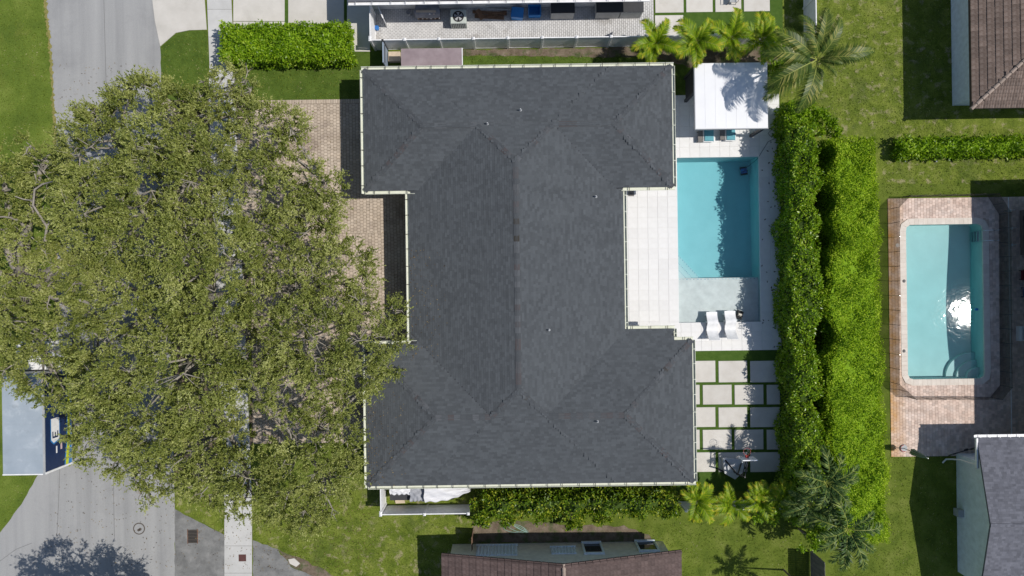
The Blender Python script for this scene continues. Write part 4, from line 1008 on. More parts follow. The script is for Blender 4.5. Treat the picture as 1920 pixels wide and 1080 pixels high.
# ---- palms
def frond_mesh(name, L, up, droop, leaf_l, n, mat, leaf_w=.045, vee=.35, seed=0, sag=.25, shape=1.0, plume=False):
    rs = random.Random(seed); path = []; a = up; p = Vector((0,0,0)); k = 14
    for i in range(k+1):
        path.append(p.copy()); st = L/k; p = p+Vector((math.cos(a)*st,0,math.sin(a)*st)); a -= droop/k*(.5+1.0*i/k)
    mb = MB(); mb.tube(path, [.032*(1-.8*i/k)*(L/2.5)**.5 for i in range(k+1)], 5)
    nv = len(mb.f)
    for i in range(n):
        t = .14+.86*(i+.5)/n; f = t*k; j = min(k-1,int(f)); c = path[j].lerp(path[j+1], f-j); d = (path[j+1]-path[j]).normalized()
        prof = (math.sin(math.pi*min(1,(t*.80+.18)))**.7)*shape
        for s in (-1,1):
            l = leaf_l*prof*rs.uniform(.85,1.1); side = Vector((0,s,0)); upv = d.cross(side)*s
            up_ = Vector((-d.z,0,d.x))
            fw = .55+.75*t
            dr = (side*1.0 + d*fw + up_*(rs.uniform(-1.0,1.6) if plume else vee*rs.uniform(.6,1.2))).normalized()
            q1 = c+dr*l*.5; q2 = c+dr*l+Vector((0,0,-sag*l*rs.uniform(.6,1.4))); w = leaf_w*rs.uniform(.8,1.2); wd = d*w
            mb.add([c-wd*.35,c+wd*.35,q1+wd*.5,q1-wd*.5,q2],[(0,1,2,3),(3,2,4)])
    me = bpy.data.meshes.new(name); me.from_pydata(mb.v, [], mb.f); me.materials.append(mat); me.materials.append(m_rach)
    for i in range(nv): me.polygons[i].material_index = 1
    return me
def palm(name, label, top, fr, angles, trunk_r=.1, base=None, group=None, lean=.0, tilt=None, scale=1.0, bark=m_bark2):
    base = base or (top[0],top[1],0)
    t = thing(name, base, label, 'palm tree', group)
    b = Vector(base); e = Vector(top); mid = b.lerp(e,.5)+Vector((lean,0,0))
    pts = bez(b-Vector((0,0,.05)), mid, e, 10)
    MB().tube(pts, [trunk_r*(1.25-.45*i/10) for i in range(11)], 10).build('trunk', bark, t, True)
    rs = random.Random(hash(label) % 1000 if False else len(label)*7+int(abs(top[0])*10))
    for k, a in enumerate(angles):
        if isinstance(a, tuple): az, el, sc = a
        else: az, el, sc = a, rs.uniform(-.25,.3), rs.uniform(.85,1.1)
        o = inst(fr[k % len(fr)], 'frond', t, e)
        o.rotation_euler = Euler((rs.uniform(-.3,.3), -el, math.radians(az)), 'XYZ'); s = sc*scale; o.scale = (s,s,s)
    return t
fa = [frond_mesh('frond', 1.8, .8, 1.5+.2*k, .60, 26, m_areca, .075, .4, k, .18) for k in range(3)]
G = 'yellow-green palms along the fence'
for (px,py,z,angs,lab,mt) in ((1229,82,2.6,[60,68,200,215,255,262,330,345,120],'small dark-green areca palm nearest the roof corner',None),
      (1306,78,2.9,[48,58,135,150,200,215,268,280,335,350],'areca palm with orange-tipped frond at the cabana corner',None),
      (1370,72,2.9,[75,88,140,152,255,280,20,345,215],'areca palm in the row, second from the coconut palm',None),
      (1429,74,3.0,[70,88,98,150,165,215,265,310,10,345],'areca palm with fanned yellow fronds closest to the coconut palm',None)):
    v = W(px,py,z); palm('areca_palm', lab, tuple(v), fa, [(a, random.uniform(-.3,.25), random.uniform(.85,1.12)) for a in angs]+[(a+22, random.uniform(.2,.6), random.uniform(.6,.8)) for a in angs[::2]], .07, None, G)
for (px,py,z,angs,lab) in ((1306,938,2.2,[45,62,85,120,140,255,275,300,320,350],'yellow palm with upright fronds beside the roof corner'),
      (1372,945,1.9,[100,135,155,175,200,240,20,320],'broad yellow-green palm midway along the lower fence'),
      (1425,940,2.3,[40,58,80,100,118,150,190,330,300],'yellow palm with a tall frond below the basketball hoop'),
      (1465,935,2.4,[60,95,120,170,20,330,280],'thin yellow palm next to the silvery palms')):
    v = W(px,py,z); palm('areca_palm', lab, tuple(v), fa, [(a, random.uniform(-.3,.25), random.uniform(.7,1.0)) for a in angs]+[(a+25, random.uniform(.2,.6), random.uniform(.5,.7)) for a in angs[::2]], .06, None, 'yellow palms by the turf court')
fc = [frond_mesh('frond', 3.5, .55, 1.25+.25*k, .95, 52, m_coco, .06, .12, 10+k, .42) for k in range(3)]
v = W(1532,112,5.9)
palm('coconut_palm', 'big coconut palm arching over the white cabana and lawn', tuple(v), fc,
     [(8,.0,.98),(-6,.35,.7),(62,.35,.8),(84,.2,.85),(112,.1,.85),(128,.5,.6),(150,.1,.95),(172,.0,1.0),(207,-.1,1.05),(217,-.3,1.1),(252,-.2,.98),(266,-.35,.9),(300,.45,.5),(335,.6,.45)], .16, tuple(W(1500,108,0)), 'tall palms', -.3)
fs_ = [frond_mesh('frond', 2.3, .7, 1.7, .55, 44, m_silver, .075, .6, 20+k, .3, 1.0, True) for k in range(3)]
v = W(1548,905,5.0)
palm('foxtail_palm', 'silvery-green palm rising from the hedge beside the turf court', tuple(v), fs_, [(a, random.uniform(-.3,.25), random.uniform(.8,1.15)) for a in (10,35,70,100,125,160,185,215,240,275,310,340)], .11, None, 'tall palms')
v = W(1588,992,5.0)
palm('foxtail_palm', 'silvery-green palm at the foot of the clipped hedge', tuple(v), fs_, [(a, random.uniform(-.3,.25), random.uniform(.85,1.2)) for a in (5,40,115,140,160,190,212,238,262,285,320)], .11, None, 'tall palms')
v = W(1520,945,4.2)
palm('foxtail_palm', 'smaller drooping palm between the two silvery palms and fence', tuple(v), fs_, [(a, random.uniform(-.4,.1), random.uniform(.7,.95)) for a in (30,95,150,180,205,235,270,330)], .1, None, 'tall palms')
# young palm just below the picture: its shadow lies on the lower lawn
v = Vector((W(1385,1050).x+.672*4.5, W(1385,1064).y-.2, 4.5))
palm('foxtail_palm', 'palm standing just below the picture edge, shading the lower lawn', tuple(v), fs_, [(a,.1,.8) for a in (20,65,110,150,195,240,290,335)], .05, None, 'tall palms')

# ---- loose grass blades along lawn and paving edges, one uncountable mass
def blades(regions, mat):
    P = []
    for poly, dens in regions:
        w = [W2(*p) for p in poly]; xs = [p[0] for p in w]; ys = [p[1] for p in w]
        n = int((max(xs)-min(xs))*(max(ys)-min(ys))*dens); x = RNG.uniform(min(xs),max(xs),n); y = RNG.uniform(min(ys),max(ys),n)
        k = inpoly(x,y,w); P.append(np.stack([x[k],y[k],np.full(k.sum(),.004)],1))
    P = np.concatenate(P); n = len(P)
    ax = unit(RNG.normal(size=(n,3))*np.array([1,1,.25])+np.array([0,0,.55])); nr = unit(RNG.normal(size=(n,3))+np.array([0,0,.6]))
    stuff(leafobj('grass', leaves(P, ax, nr, RNG.uniform(.07,.17,n), RNG.uniform(.02,.045,n)), mat, None))
blades([([(1466,0),(1783,0),(1783,240),(1920,240),(1920,255),(1660,255),(1640,240),(1560,225),(1466,190)],60),
        ([(1655,300),(1925,300),(1925,366),(1668,366),(1655,366)],60),
        ([(475,905),(690,905),(700,970),(890,985),(890,1085),(650,1085),(475,1010)],60),
        ([(1200,985),(1520,960),(1520,1085),(1280,1085),(1280,1035),(1225,1012)],50),
        ([(1560,1030),(1670,1030),(1672,855),(1795,855),(1795,1085),(1560,1085)],50),
        ([(303,90),(330,63),(389,58),(396,188),(303,188)],70),([(442,99),(675,99),(675,188),(442,188)],70),
        ([(0,0),(86,0),(100,280),(0,300)],55),([(0,890),(72,890),(0,1000)],55),([(868,102),(1190,98),(1190,122),(868,126)],70)], m_grassblade)

# ---- leaf litter shed by the oaks on paving, road and roof edges
LP = []
for poly, n in (([(303,190),(480,190),(650,360),(760,420),(760,640),(640,440),(560,300),(303,300)],900),([(480,190),(635,190),(635,420),(480,300)],260),
                ([(110,120),(300,120),(310,260),(110,260)],160),([(120,880),(420,880),(421,1070),(60,1070)],420),([(421,900),(474,900),(474,1070),(421,1070)],120),([(475,940),(700,940),(700,1070),(475,1070)],350)):
    w = [W2(*p) for p in poly]; xs = [p[0] for p in w]; ys = [p[1] for p in w]; k = 0
    while k < n:
        x, y = random.uniform(min(xs),max(xs)), random.uniform(min(ys),max(ys)); k += 1
        if inpoly(x,y,w): LP.append((x,y,.056))
for k in range(420):
    e = random.random()**2*2.4; x = C_[0]+.1+e if random.random() < .6 else BX[0]+.1+e; y = random.uniform(C_[2],C_[3]) if x < BX[0] else random.uniform(C_[3]-1,2.5)
    z = float(HF(x,y))
    if not math.isnan(z): LP.append((x,y,z+.018))
LP = np.array(LP); n = len(LP)
stuff(leafobj('leaf_litter', leaves(LP, unit(RNG.normal(size=(n,3))*np.array([1,1,.12])), unit(RNG.normal(size=(n,3))*.3+np.array([0,0,1])), RNG.uniform(.05,.12,n), RNG.uniform(.03,.06,n)), LEAF('dry_oak_leaf', [(0,(.05,.03,.015)),(.5,(.14,.09,.04)),(1,(.30,.22,.10))], .7, .1, .2), None))
# ================================================================== THINGS
# ---- fences
def vinyl_fence(label, p, q, h, n, cat='fence', group='white vinyl fences', caps=True, base=.0):
    p, q = Vector((*p,0)), Vector((*q,0)); d = (q-p); L = d.length; d /= L; nn = Vector((-d.y,d.x,0))
    t = thing('vinyl_fence', (p+q)/2, label, cat, group)
    for k in range(n+1):
        c = p+d*(L*k/n); s = .065
        MB().beam(c+Vector((0,0,base)), c+Vector((0,0,h+.05)), .13, .13, up=d).build('post', m_white, t)
        if caps:
            a = c+Vector((0,0,h+.05)); mb = MB(); w = .09
            mb.add([(a.x-w,a.y-w,a.z),(a.x+w,a.y-w,a.z),(a.x+w,a.y+w,a.z),(a.x-w,a.y+w,a.z),(a.x-w,a.y-w,a.z+.025),(a.x+w,a.y-w,a.z+.025),(a.x+w,a.y+w,a.z+.025),(a.x-w,a.y+w,a.z+.025),(a.x,a.y,a.z+.09)],
                   [(0,3,2,1),(0,1,5,4),(1,2,6,5),(2,3,7,6),(3,0,4,7),(4,5,8),(5,6,8),(6,7,8),(7,4,8)]).build('post_cap', m_white, t)
    for k in range(n):
        a = p+d*(L*k/n+.066); b = p+d*(L*(k+1)/n-.066)
        pan = MB().beam(a+Vector((0,0,h*.5)), b+Vector((0,0,h*.5)), .03, h-.16).build('panel', m_white, t)
        MB().beam(a+Vector((0,0,h-.04)), b+Vector((0,0,h-.04)), .06, .08).build('top_rail', m_white, t)
        MB().beam(a+Vector((0,0,base+.10)), b+Vector((0,0,base+.10)), .05, .09).build('bottom_rail', m_white, t)
    return t
FH = 1.85
v0 = W(694,77,FH); v1 = W(1275,65,FH); fy = (v0.y+v1.y)/2
vinyl_fence('long white vinyl fence between the paved side yard and the lawn strip', (v0.x,fy), (v1.x,fy), FH, 9)
v2 = W(1466,66,FH)
vinyl_fence('white vinyl fence behind the row of areca palms', (v1.x+.16,fy+.02), (v2.x,fy+.02), FH, 3)
v3 = W(694,17,FH)
vinyl_fence('short white vinyl fence closing the side yard towards the drive', (v0.x-.0,fy+.15), (v0.x-.0,v3.y+.3), FH, 1)
v4 = W(1533,0,1.9); v5 = W(1533,60,1.9)
vinyl_fence('white vinyl fence at the court edge beside the coconut palm', (v4.x-.1,v5.y), (v4.x-.1,v4.y+2.5), 1.9, 2)
f0 = W(714,966,FH); f1 = W(878,962,FH); f2 = W(709,908,FH); fyy = (f0.y+f1.y)/2
vinyl_fence('white vinyl fence in front of the silver-covered boat', (f0.x,fyy), (f1.x,fyy), FH, 2)
vinyl_fence('short white vinyl fence at the corner of the charcoal roof', (f0.x,fyy+.15), (f0.x,f2.y+.4), FH, 1)
g0 = W(1286,957,FH); g1 = W(1475,955,FH); gyy = (g0.y+g1.y)/2
vinyl_fence('white vinyl fence behind the yellow palms of the turf court', (g0.x,gyy), (g1.x,gyy), FH, 3)
# grey timber fence down the lower garden
m_timber = M('weathered_timber', [(.3,(.13,.125,.12)),(.7,(.21,.2,.19))], 5, 6, .9, .4, 30, stretch=(1,1,.2), objrand=.12)
fx = W(1519,1060).x; ya = W(1519,1030).y
t = thing('timber_fence', (fx,ya-2,0), 'weathered grey timber fence running down below the silvery palms', 'fence')
for k in range(24): MB().box(fx-.012,fx+.012,ya-(k+1)*.145+.006,ya-k*.145-.002,.05,2.2+random.uniform(-.02,.02)).build('board', m_timber, t)
MB().box(fx+.013,fx+.06,ya-3.5,ya,1.45,1.54).build('rail', m_timber, t); MB().box(fx+.013,fx+.06,ya-3.5,ya,.3,.39).build('rail', m_timber, t)
fx = W(887,1000).x; ya = W(887,990).y; m_bwood = M('brown_timber', [(.3,(.12,.07,.045)),(.7,(.22,.14,.095))], 5, 6, .9, .4, 30, objrand=.15)
t = thing('timber_fence', (fx,ya-.5,0), 'short brown timber fence at the corner of the beige wall', 'fence')
for k in range(6): MB().box(fx-.015,fx+.015,ya-(k+1)*.15+.006,ya-k*.15,.03,1.75+random.uniform(-.03,.03)).build('board', m_bwood, t)
MB().box(fx+.016,fx+.06,ya-.9,ya,1.4,1.5).build('rail', m_bwood, t)

# ---- cabana
cz = 2.85; r = RECT(1303,117.5,1439.5,241,cz)
t = thing('cabana', ((r[0]+r[1])/2,(r[2]+r[3])/2,0), 'white flat-roofed cabana with dark posts at the head of the pool', 'cabana')
rf = MB().bbox(r[0],r[1],r[2],r[3],cz-.16,cz,.02).build('roof', m_roofwhite, t)
nx = 7
for k in range(1,nx):
    x = r[0]+(r[1]-r[0])*k/nx; MB().box(x-.02,x+.02,r[2]+.06,r[3]-.06,cz+.001,cz+.008).build('roof_seam', m_roofwhite, rf)
MB().box(r[0]-.03,r[1]+.03,r[2]-.035,r[2]-.002,cz-.2,cz+.015).build('fascia', m_grey, t); MB().box(r[0]-.035,r[0]-.002,r[2]-.03,r[3],cz-.2,cz+.012).build('fascia', m_grey, t)
for sx, sy in ((.12,.12),(-.12,.12),(-.12,-.12),(.12,-.12)):
    x = (r[0] if sx > 0 else r[1])+sx; y = (r[2] if sy > 0 else r[3])+sy
    if sx > 0 and sy > 0: y = W(1284,190).y
    MB().box(x-.09,x+.09,y-.09,y+.09,.03,cz-.165).build('post', m_dark, t)
yp = W(1284,190).y
for k in range(11):
    z = .15+k*.235; MB().box(r[0]+.10,r[0]+.14,yp+.10,r[3]-.22,z,z+.21).build('screen_slat', m_dark, t)
# ---- loungers under the cabana edge
m_teal = M('teal_cushion', [(.3,(.10,.30,.36)),(.7,(.14,.37,.43))], 3, 5, .8, fine=.04)
m_wick = M('grey_wicker', [(.20,.19,.18)], 30, 3, .8, .6, 120)
def lounger(label, pxa, pxb, py, extra):
    xa = W(pxa,py,.4).x; xb = W(pxb,py,.4).x; y0 = W(pxa,py,.35).y; y1 = y0+1.95
    t = thing('sun_lounger', ((xa+xb)/2,(y0+y1)/2,.05), label, 'lounger', 'loungers under the cabana')
    MB().box(xa,xa+.05,y0,y1,.26,.36).box(xb-.05,xb,y0,y1,.26,.36).box(xa+.051,xb-.051,y0,y0+.04,.26,.34).box(xa+.051,xb-.051,y1-.04,y1,.26,.34).build('frame', m_white, t)
    for x in (xa+.02,xb-.08):
        for y in (y0+.1,y1-.2): MB().box(x,x+.06,y,y+.06,.05,.259).build('leg', m_white, t)
    MB().bbox(xa+.055,xb-.055,y0+.05,y1-.62,.30,.43,.03).build('cushion', m_teal, t)
    MB().add([(xa+.055,y1-.6,.30),(xb-.055,y1-.6,.30),(xb-.055,y1-.05,.62),(xa+.055,y1-.05,.62),(xa+.055,y1-.6,.43),(xb-.055,y1-.6,.43),(xb-.055,y1-.05,.75),(xa+.055,y1-.05,.75)],[(0,3,2,1),(4,5,6,7),(0,1,5,4),(1,2,6,5),(2,3,7,6),(3,0,4,7)]).build('backrest', m_teal, t)
    return t
lounger('white-framed lounger with teal cushion, nearest the roof gutter', 1319.5,1340,266,0)
lounger('white-framed lounger with teal cushion, next to the wicker chair', 1361,1380.5,264,0)
for lab, px, py in (('low grey wicker side table between the two teal loungers',1355,262),('small grey wicker side table at the outer lounger foot',1313.5,266)):
    v = W(px,py,.4); t = thing('side_table', (v.x,v.y+.3,.05), lab, 'table', 'wicker side tables')
    MB().bbox(v.x-.16,v.x+.16,v.y,v.y+.75,.34,.40,.01).build('top', m_wick, t)
    for ox in (-.14,.09):
        for oy in (.02,.68): MB().box(v.x+ox,v.x+ox+.05,v.y+oy,v.y+oy+.05,.05,.339).build('leg', m_wick, t)
# ---- wave-shaped in-pool loungers
def wave_lounger(label, px, py):
    c = W(px,py,.3); t = thing('wave_lounger', (c.x,c.y,0), label, 'lounger', 'white wave loungers on the sun shelf')
    prof = []; Ln = 1.85
    for k in range(25):
        s = k/24; y = c.y - .88 + Ln*s
        z = .30 + .30*math.exp(-((s-.62)/.17)**2) + .62*max(0,(.34-s)/.34)**1.2 - .05*math.sin(s*math.pi) 
        z = max(z, .06) if s < .95 else z
        prof.append((y,z))
    # s: 0 = backrest end on the deck side, 1 = foot end in the water
    w = .36; vs = []; fs = []
    for y, z in prof:
        vs += [(c.x-w,y,z),(c.x+w,y,z),(c.x+w,y,z-.07),(c.x-w,y,z-.07)]
    n = len(prof)
    for k in range(n-1):
        a = k*4; b = a+4
        fs += [(a,a+1,b+1,b),(a+1,a+2,b+2,b+1),(a+2,a+3,b+3,b+2),(a+3,a,b,b+3)]
    fs += [(3,2,1,0),(n*4-4,n*4-3,n*4-2,n*4-1)]
    link('seat', vs, fs, m_white, t)
    zb = [.045 if prof[i][0] < P1[2] else -.3 for i in range(n)]
    for i in (3,11,15,21):
        y, z = prof[i]; MB().box(c.x-w+.04,c.x+w-.04,y-.05,y+.05,zb[i]+.002,z-.072).build('support', m_white, t)
wave_lounger('white wave-shaped lounger on the sun shelf, nearer the house', 1335,612)
wave_lounger('white wave-shaped lounger on the sun shelf, next to the pool robot', 1369,610)
# ---- pool robots
def robot(label, px, py, z, ang, body, trim):
    v = W(px,py,z); t = thing('pool_robot', (v.x,v.y,z), label, 'pool cleaner', 'pool robots')
    o0 = len(bpy.data.objects)
    mb = MB().bbox(v.x-.2,v.x+.2,v.y-.17,v.y+.17,z+.06,z+.24,.05); a = mb.build('body', body, t)
    b = MB().bbox(v.x-.12,v.x+.12,v.y-.09,v.y+.09,z+.241,z+.29,.03).build('lid', trim, t)
    for s in (-1,1):
        MB().tube([(v.x-.22,v.y+s*.2,z+.09),(v.x+.22,v.y+s*.2,z+.09)],.085,12).build('brush', m_black, t)
    MB().tube([(v.x-.2,v.y-.1,z+.2),(v.x-.2,v.y-.05,z+.34),(v.x+.2,v.y-.05,z+.34),(v.x+.2,v.y-.1,z+.2)],.018,6).build('handle', m_black, t)
    t.rotation_euler = (0,0,ang)
m_rblue = M('robot_blue', [(.03,.14,.42)], 4, 3, .4); m_rcream = M('robot_cream', [(.55,.52,.44)], 4, 3, .5)
v = W(1393,322,-.2)
robot('blue and black pool robot sunk in the turquoise pool', 1393.5,321,-1.55,.15,m_rblue,m_rblue)
robot('black and cream pool robot at the edge of the sun shelf', 1385,590,-.2,-.35,m_black,m_rcream)
# ---- basketball stand
c = W(1380,884); t = thing('basketball_stand', (c.x,c.y,0), 'portable basketball stand with clear backboard and red hoop', 'basketball hoop')
m_base = M('grey_white_base', [(.52,.53,.55)], 3, 4, .5); m_red = M('red_paint', [(.45,.03,.02)], 4, 3, .4)
bx0 = W(1352,880).x; bx1 = W(1388,880).x; by0 = W(1370,893).y; by1 = W(1370,856).y
MB().prism([(bx0,by1),(bx1,by1-.1),(bx1+.15,by0+.45),((bx0+bx1)/2+.15,by0-.1),(bx0+.12,by0+.3)],.055,.42).build('base', m_base, t)
px_ = (bx0+bx1)/2+.1
MB().tube([(px_,by0+.4,.29),(px_,by0+.5,1.6),(px_+.05,by0+.6,2.4)],.055,8).build('pole', m_black, t)
for a_, b_ in (((bx0+.1,by1-.05,.31),(px_,by0+.4,1.1)),((bx1,by1-.3,.31),(px_,by0+.4,1.1)),((bx0-.3,by0+.55,.12),(px_,by0+.12,.36)),((bx1+.55,by0+.75,.12),(px_,by0+.12,.36))):
    MB().tube([a_,b_],.05,6).build('strut', m_black, t)
bb = W(1405,862,2.7); bw = .78
m_acr = M('clear_backboard', [(.62,.66,.70)], 2, 3, .15)
arm = MB().tube([(px_+.05,by0+.6,2.35),(bb.x,bb.y-.05,2.5)],.04,6).tube([(px_+.05,by0+.6,1.9),(bb.x,bb.y-.05,2.2)],.03,6).build('arm', m_black, t)
MB().box(bb.x-bw/2-.05,bb.x+bw/2+.05,bb.y-.02,bb.y+.02,2.05,2.85).build('backboard', m_acr, t)
fr = MB(); x0_,x1_ = bb.x-bw/2-.09,bb.x+bw/2+.09
fr.box(x0_,x0_+.04,bb.y-.03,bb.y+.03,2.0,2.9).box(x1_-.04,x1_,bb.y-.03,bb.y+.03,2.0,2.9).box(x0_+.041,x1_-.041,bb.y-.03,bb.y+.03,2.86,2.9).box(x0_+.041,x1_-.041,bb.y-.03,bb.y+.03,2.0,2.04); fr.build('backboard_frame', m_white, t)
MB().box(bb.x-.1,bb.x+.1,bb.y+.031,bb.y+.18,2.2,2.32).build('bracket', m_red, t)
ring = [(bb.x+.23*math.cos(g), bb.y+.42+.23*math.sin(g), 2.3) for g in [2*math.pi*k/20 for k in range(21)]]
MB().tube(ring,.009,6,False).build('rim', m_red, t)
nt_ = MB()
for k in range(12):
    g = 2*math.pi*k/12; h_ = g+.35; nt_.tube([(bb.x+.23*math.cos(g),bb.y+.42+.23*math.sin(g),2.29),(bb.x+.14*math.cos(h_),bb.y+.42+.14*math.sin(h_),1.95)],.006,4)
nt_.build('net', m_white, t)

# ---- side yard clutter
c = W(860,49); t = thing('air_conditioner', (c.x,c.y+.4,.05), 'grey-green air conditioner unit with round fan in the side yard', 'air conditioner')
m_acg = M('ac_grey_green', [(.48,.52,.48)], 4, 4, .5)
w_ = W(876,50).x-W(847,50).x; x0_ = W(847,54).x; y0_ = W(860,54).y; y1_ = y0_+.92
MB().bbox(x0_,x0_+w_,y0_,y1_,.055,.95,.03).build('casing', m_acg, t)
cx_, cy_ = x0_+w_/2, (y0_+y1_)/2
MB().cyl(cx_,cy_,.9505,.956,.37,.37,24).build('fan_well', m_black, t)
for k in range(5):
    g = 2*math.pi*k/5; MB().add([(cx_,cy_,.960),(cx_+.3*math.cos(g),cy_+.3*math.sin(g),.958),(cx_+.3*math.cos(g+.7),cy_+.3*math.sin(g+.7),.966)],[(0,1,2)]).build('fan_blade', m_grey, t)
for k in range(8):
    x = x0_+.07+k*(w_-.1)/8; MB().box(x,x+.045,y0_-.012,y0_-.002,.12,.85).build('grille_bar', m_black, t)
def cabinet(label, pxa, pxb, h=1.18):
    xa, xb = W(pxa,36).x, W(pxb,36).x; y0 = W(1100,36).y; y1 = nwy-.02
    t = thing('storage_cabinet', ((xa+xb)/2,(y0+y1)/2,.05), label, 'cabinet', 'storage cabinets in the side yard')
    MB().box(xa,xb,y0,y1,.055,h-.06).build('body', M_cab, t)
    MB().box(xa-.03,xb+.03,y0-.03,y1,h-.058,h).build('lid', m_dark, t)
    n = 9
    for k in range(n):
        x = xa+(k+.2)*(xb-xa)/n; MB().box(x,x+(xb-xa)/n*.55,y0-.018,y0-.001,.1,h-.1).build('rib', M_cab, t)
M_cab = M('cabinet_grey', [(.40,.40,.39)], 4, 4, .6)
cabinet('single grey storage cabinet with dark lid near the blue bins', 1032,1074)
cabinet('grey storage cabinet with dark lid, middle one of three', 1115,1158.5)
cabinet('grey storage cabinet with dark lid at the slab court corner', 1160,1200)
m_blue = M('blue_plastic', [(.03,.20,.52)], 4, 3, .4)
def bin_(label, px, py, w, d, h, rot, tilt, full):
    c = W(px,py); t = thing('blue_bin', (c.x,c.y,.05), label, 'bin', 'blue bins in the side yard')
    x0,x1,y0,y1 = c.x-w/2,c.x+w/2,c.y-d/2,c.y+d/2; th = .03
    mb = MB().box(x0,x1,y0,y1,.055,.09).box(x0,x0+th,y0,y1,.09,h).box(x1-th,x1,y0,y1,.09,h).box(x0+th,x1-th,y0,y0+th,.09,h).box(x0+th,x1-th,y1-th,y1,.09,h)
    mb.build('body', m_blue, t)
    MB().box(x0-.04,x0,y0-.04,y1+.04,h-.05,h).box(x1,x1+.04,y0-.04,y1+.04,h-.05,h).box(x0,x1,y0-.04,y0,h-.05,h).box(x0,x1,y1,y1+.04,h-.05,h).build('rim', m_blue, t)
    if full: MB().add([(x0-.02,y0-.02,h+.01),(x1+.02,y0-.02,h+.01),(x1+.05,y1,h+.12),(x0+.03,y1,h+.12)],[(0,1,2,3)]).build('lid', m_blue, t)
    t.rotation_euler = (0,0,rot)
bin_('blue lidded bin beside the loose lumber', 970,30,.75,.6,.62,-.1,0,True)
bin_('open blue bin with dark inside beside the single cabinet', 1002,25,.78,.66,.55,0,0,False)
# loose lumber and pipes leaning by the wall
m_rusty = M('rusty_wood', [(.3,(.09,.05,.03)),(.7,(.20,.12,.075))], 6, 6, .9, .5, 30, objrand=.3)
for k, (a_, b_, w_, lab) in enumerate((((886,22,.12),(950,26,.14),.2,'dark rusty plank lying below the grey pipes'),((890,30,.10),(945,33,.10),.25,'wide brown plank nearest the sunlit pavers'),((895,18,.3),(905,36,.12),.3,'short rusty board lying across the planks'),((915,27,.16),(950,22,.2),.16,'thin brown plank against the lidded bin'))):
    p, q_ = W(*a_), W(*b_); tag(MB().beam(p,q_,w_,.06).build('plank', m_rusty, None), lab, 'plank', 'loose lumber in the side yard')
for k, (a_, b_, lab) in enumerate((((910,10,.5),(970,8,.55),'grey pipe lying along the neighbour wall'),((912,16,.25),(955,18,.25),'pale pipe lying above the planks'))):
    p, q_ = W(*a_), W(*b_); tag(MB().tube([p,q_],.045,8).build('pipe', m_grey, None), lab, 'pipe', 'pipes in the side yard')
# tarp-covered pile
c = W(805,32); t = thing('covered_pile', (c.x,c.y,.05), 'stacked pallets under a grey sheet against the neighbour wall', 'pile')
m_tarp = M('grey_tarp', [(.3,(.16,.165,.19)),(.7,(.28,.28,.30))], 2, 5, .7, .3, 12); m_pale = M('pale_wood', [(.55,.45,.34)], 5, 4, .8)
xa, xb = W(784,38).x, W(826,38).x; yf = W(805,40).y
for k in range(4): MB().box(xa+.02*k,xb-.03*k,yf+.08,nwy-.06,.055+k*.24,.055+k*.24+.05).build('pallet_board', m_rusty, t)
for k in range(6): 
    x = xa+k*(xb-xa-.1)/5; MB().box(x,x+.09,yf+.10,yf+.16,.11,.95).build('slat', m_white if k % 2 else m_pale, t)
vs = []; fs = []; nx_, ny_ = 12, 8
for j in range(ny_+1):
    for i in range(nx_+1):
        u, w_ = i/nx_, j/ny_; z = 1.06+.06*math.sin(u*7+w_*3)+.05*math.sin(w_*9-u*4) - .5*max(0,(.16-w_)/.16)
        vs.append((xa-.06+u*(xb-xa+.1)+.1*math.sin(w_*5)*(u-.5), yf+.0+w_*(nwy-yf-.15), z))
for j in range(ny_):
    for i in range(nx_): fs.append((j*(nx_+1)+i, j*(nx_+1)+i+1, (j+1)*(nx_+1)+i+1, (j+1)*(nx_+1)+i))
link('sheet', vs, fs, m_tarp, t, True)
MB().beam((xa+.02,yf+.22,1.16),(xb-.2,yf+.2,1.16),.14,.03).build('top_board', m_pale, t)
c = W(767,27); t = thing('bucket', (c.x,c.y,.05), 'pale bucket beside the covered pallet pile', 'bucket'); mb = MB().cyl(c.x,c.y,.055,.36,.13,.16,16); mb.build('body', m_grey, t); MB().cyl(c.x,c.y,.361,.365,.14,.14,16).build('contents', m_tarp, t)
c = W(708,55); t = thing('bucket', (c.x,c.y,.05), 'blue bucket by the white corner fence', 'bucket'); MB().cyl(c.x,c.y,.055,.33,.12,.15,16).build('body', m_blue, t); MB().cyl(c.x,c.y,.331,.336,.13,.13,16).build('lid', m_rblue, t)
# open white gate leaf inside the yard
a_, b_ = W(707,20,1.7), W(722,50,.9)
ga, gb = W(712,18), W(727,52)
t = thing('gate', ((ga.x+gb.x)/2,(ga.y+gb.y)/2,.05), 'white gate leaf standing open in the side yard corner', 'gate')
MB().beam((ga.x,ga.y,.85),(gb.x,gb.y,.85),.05,1.5).build('leaf', m_white, t); MB().beam((ga.x,ga.y,1.64),(gb.x,gb.y,1.64),.08,.08).build('rail', m_white, t)
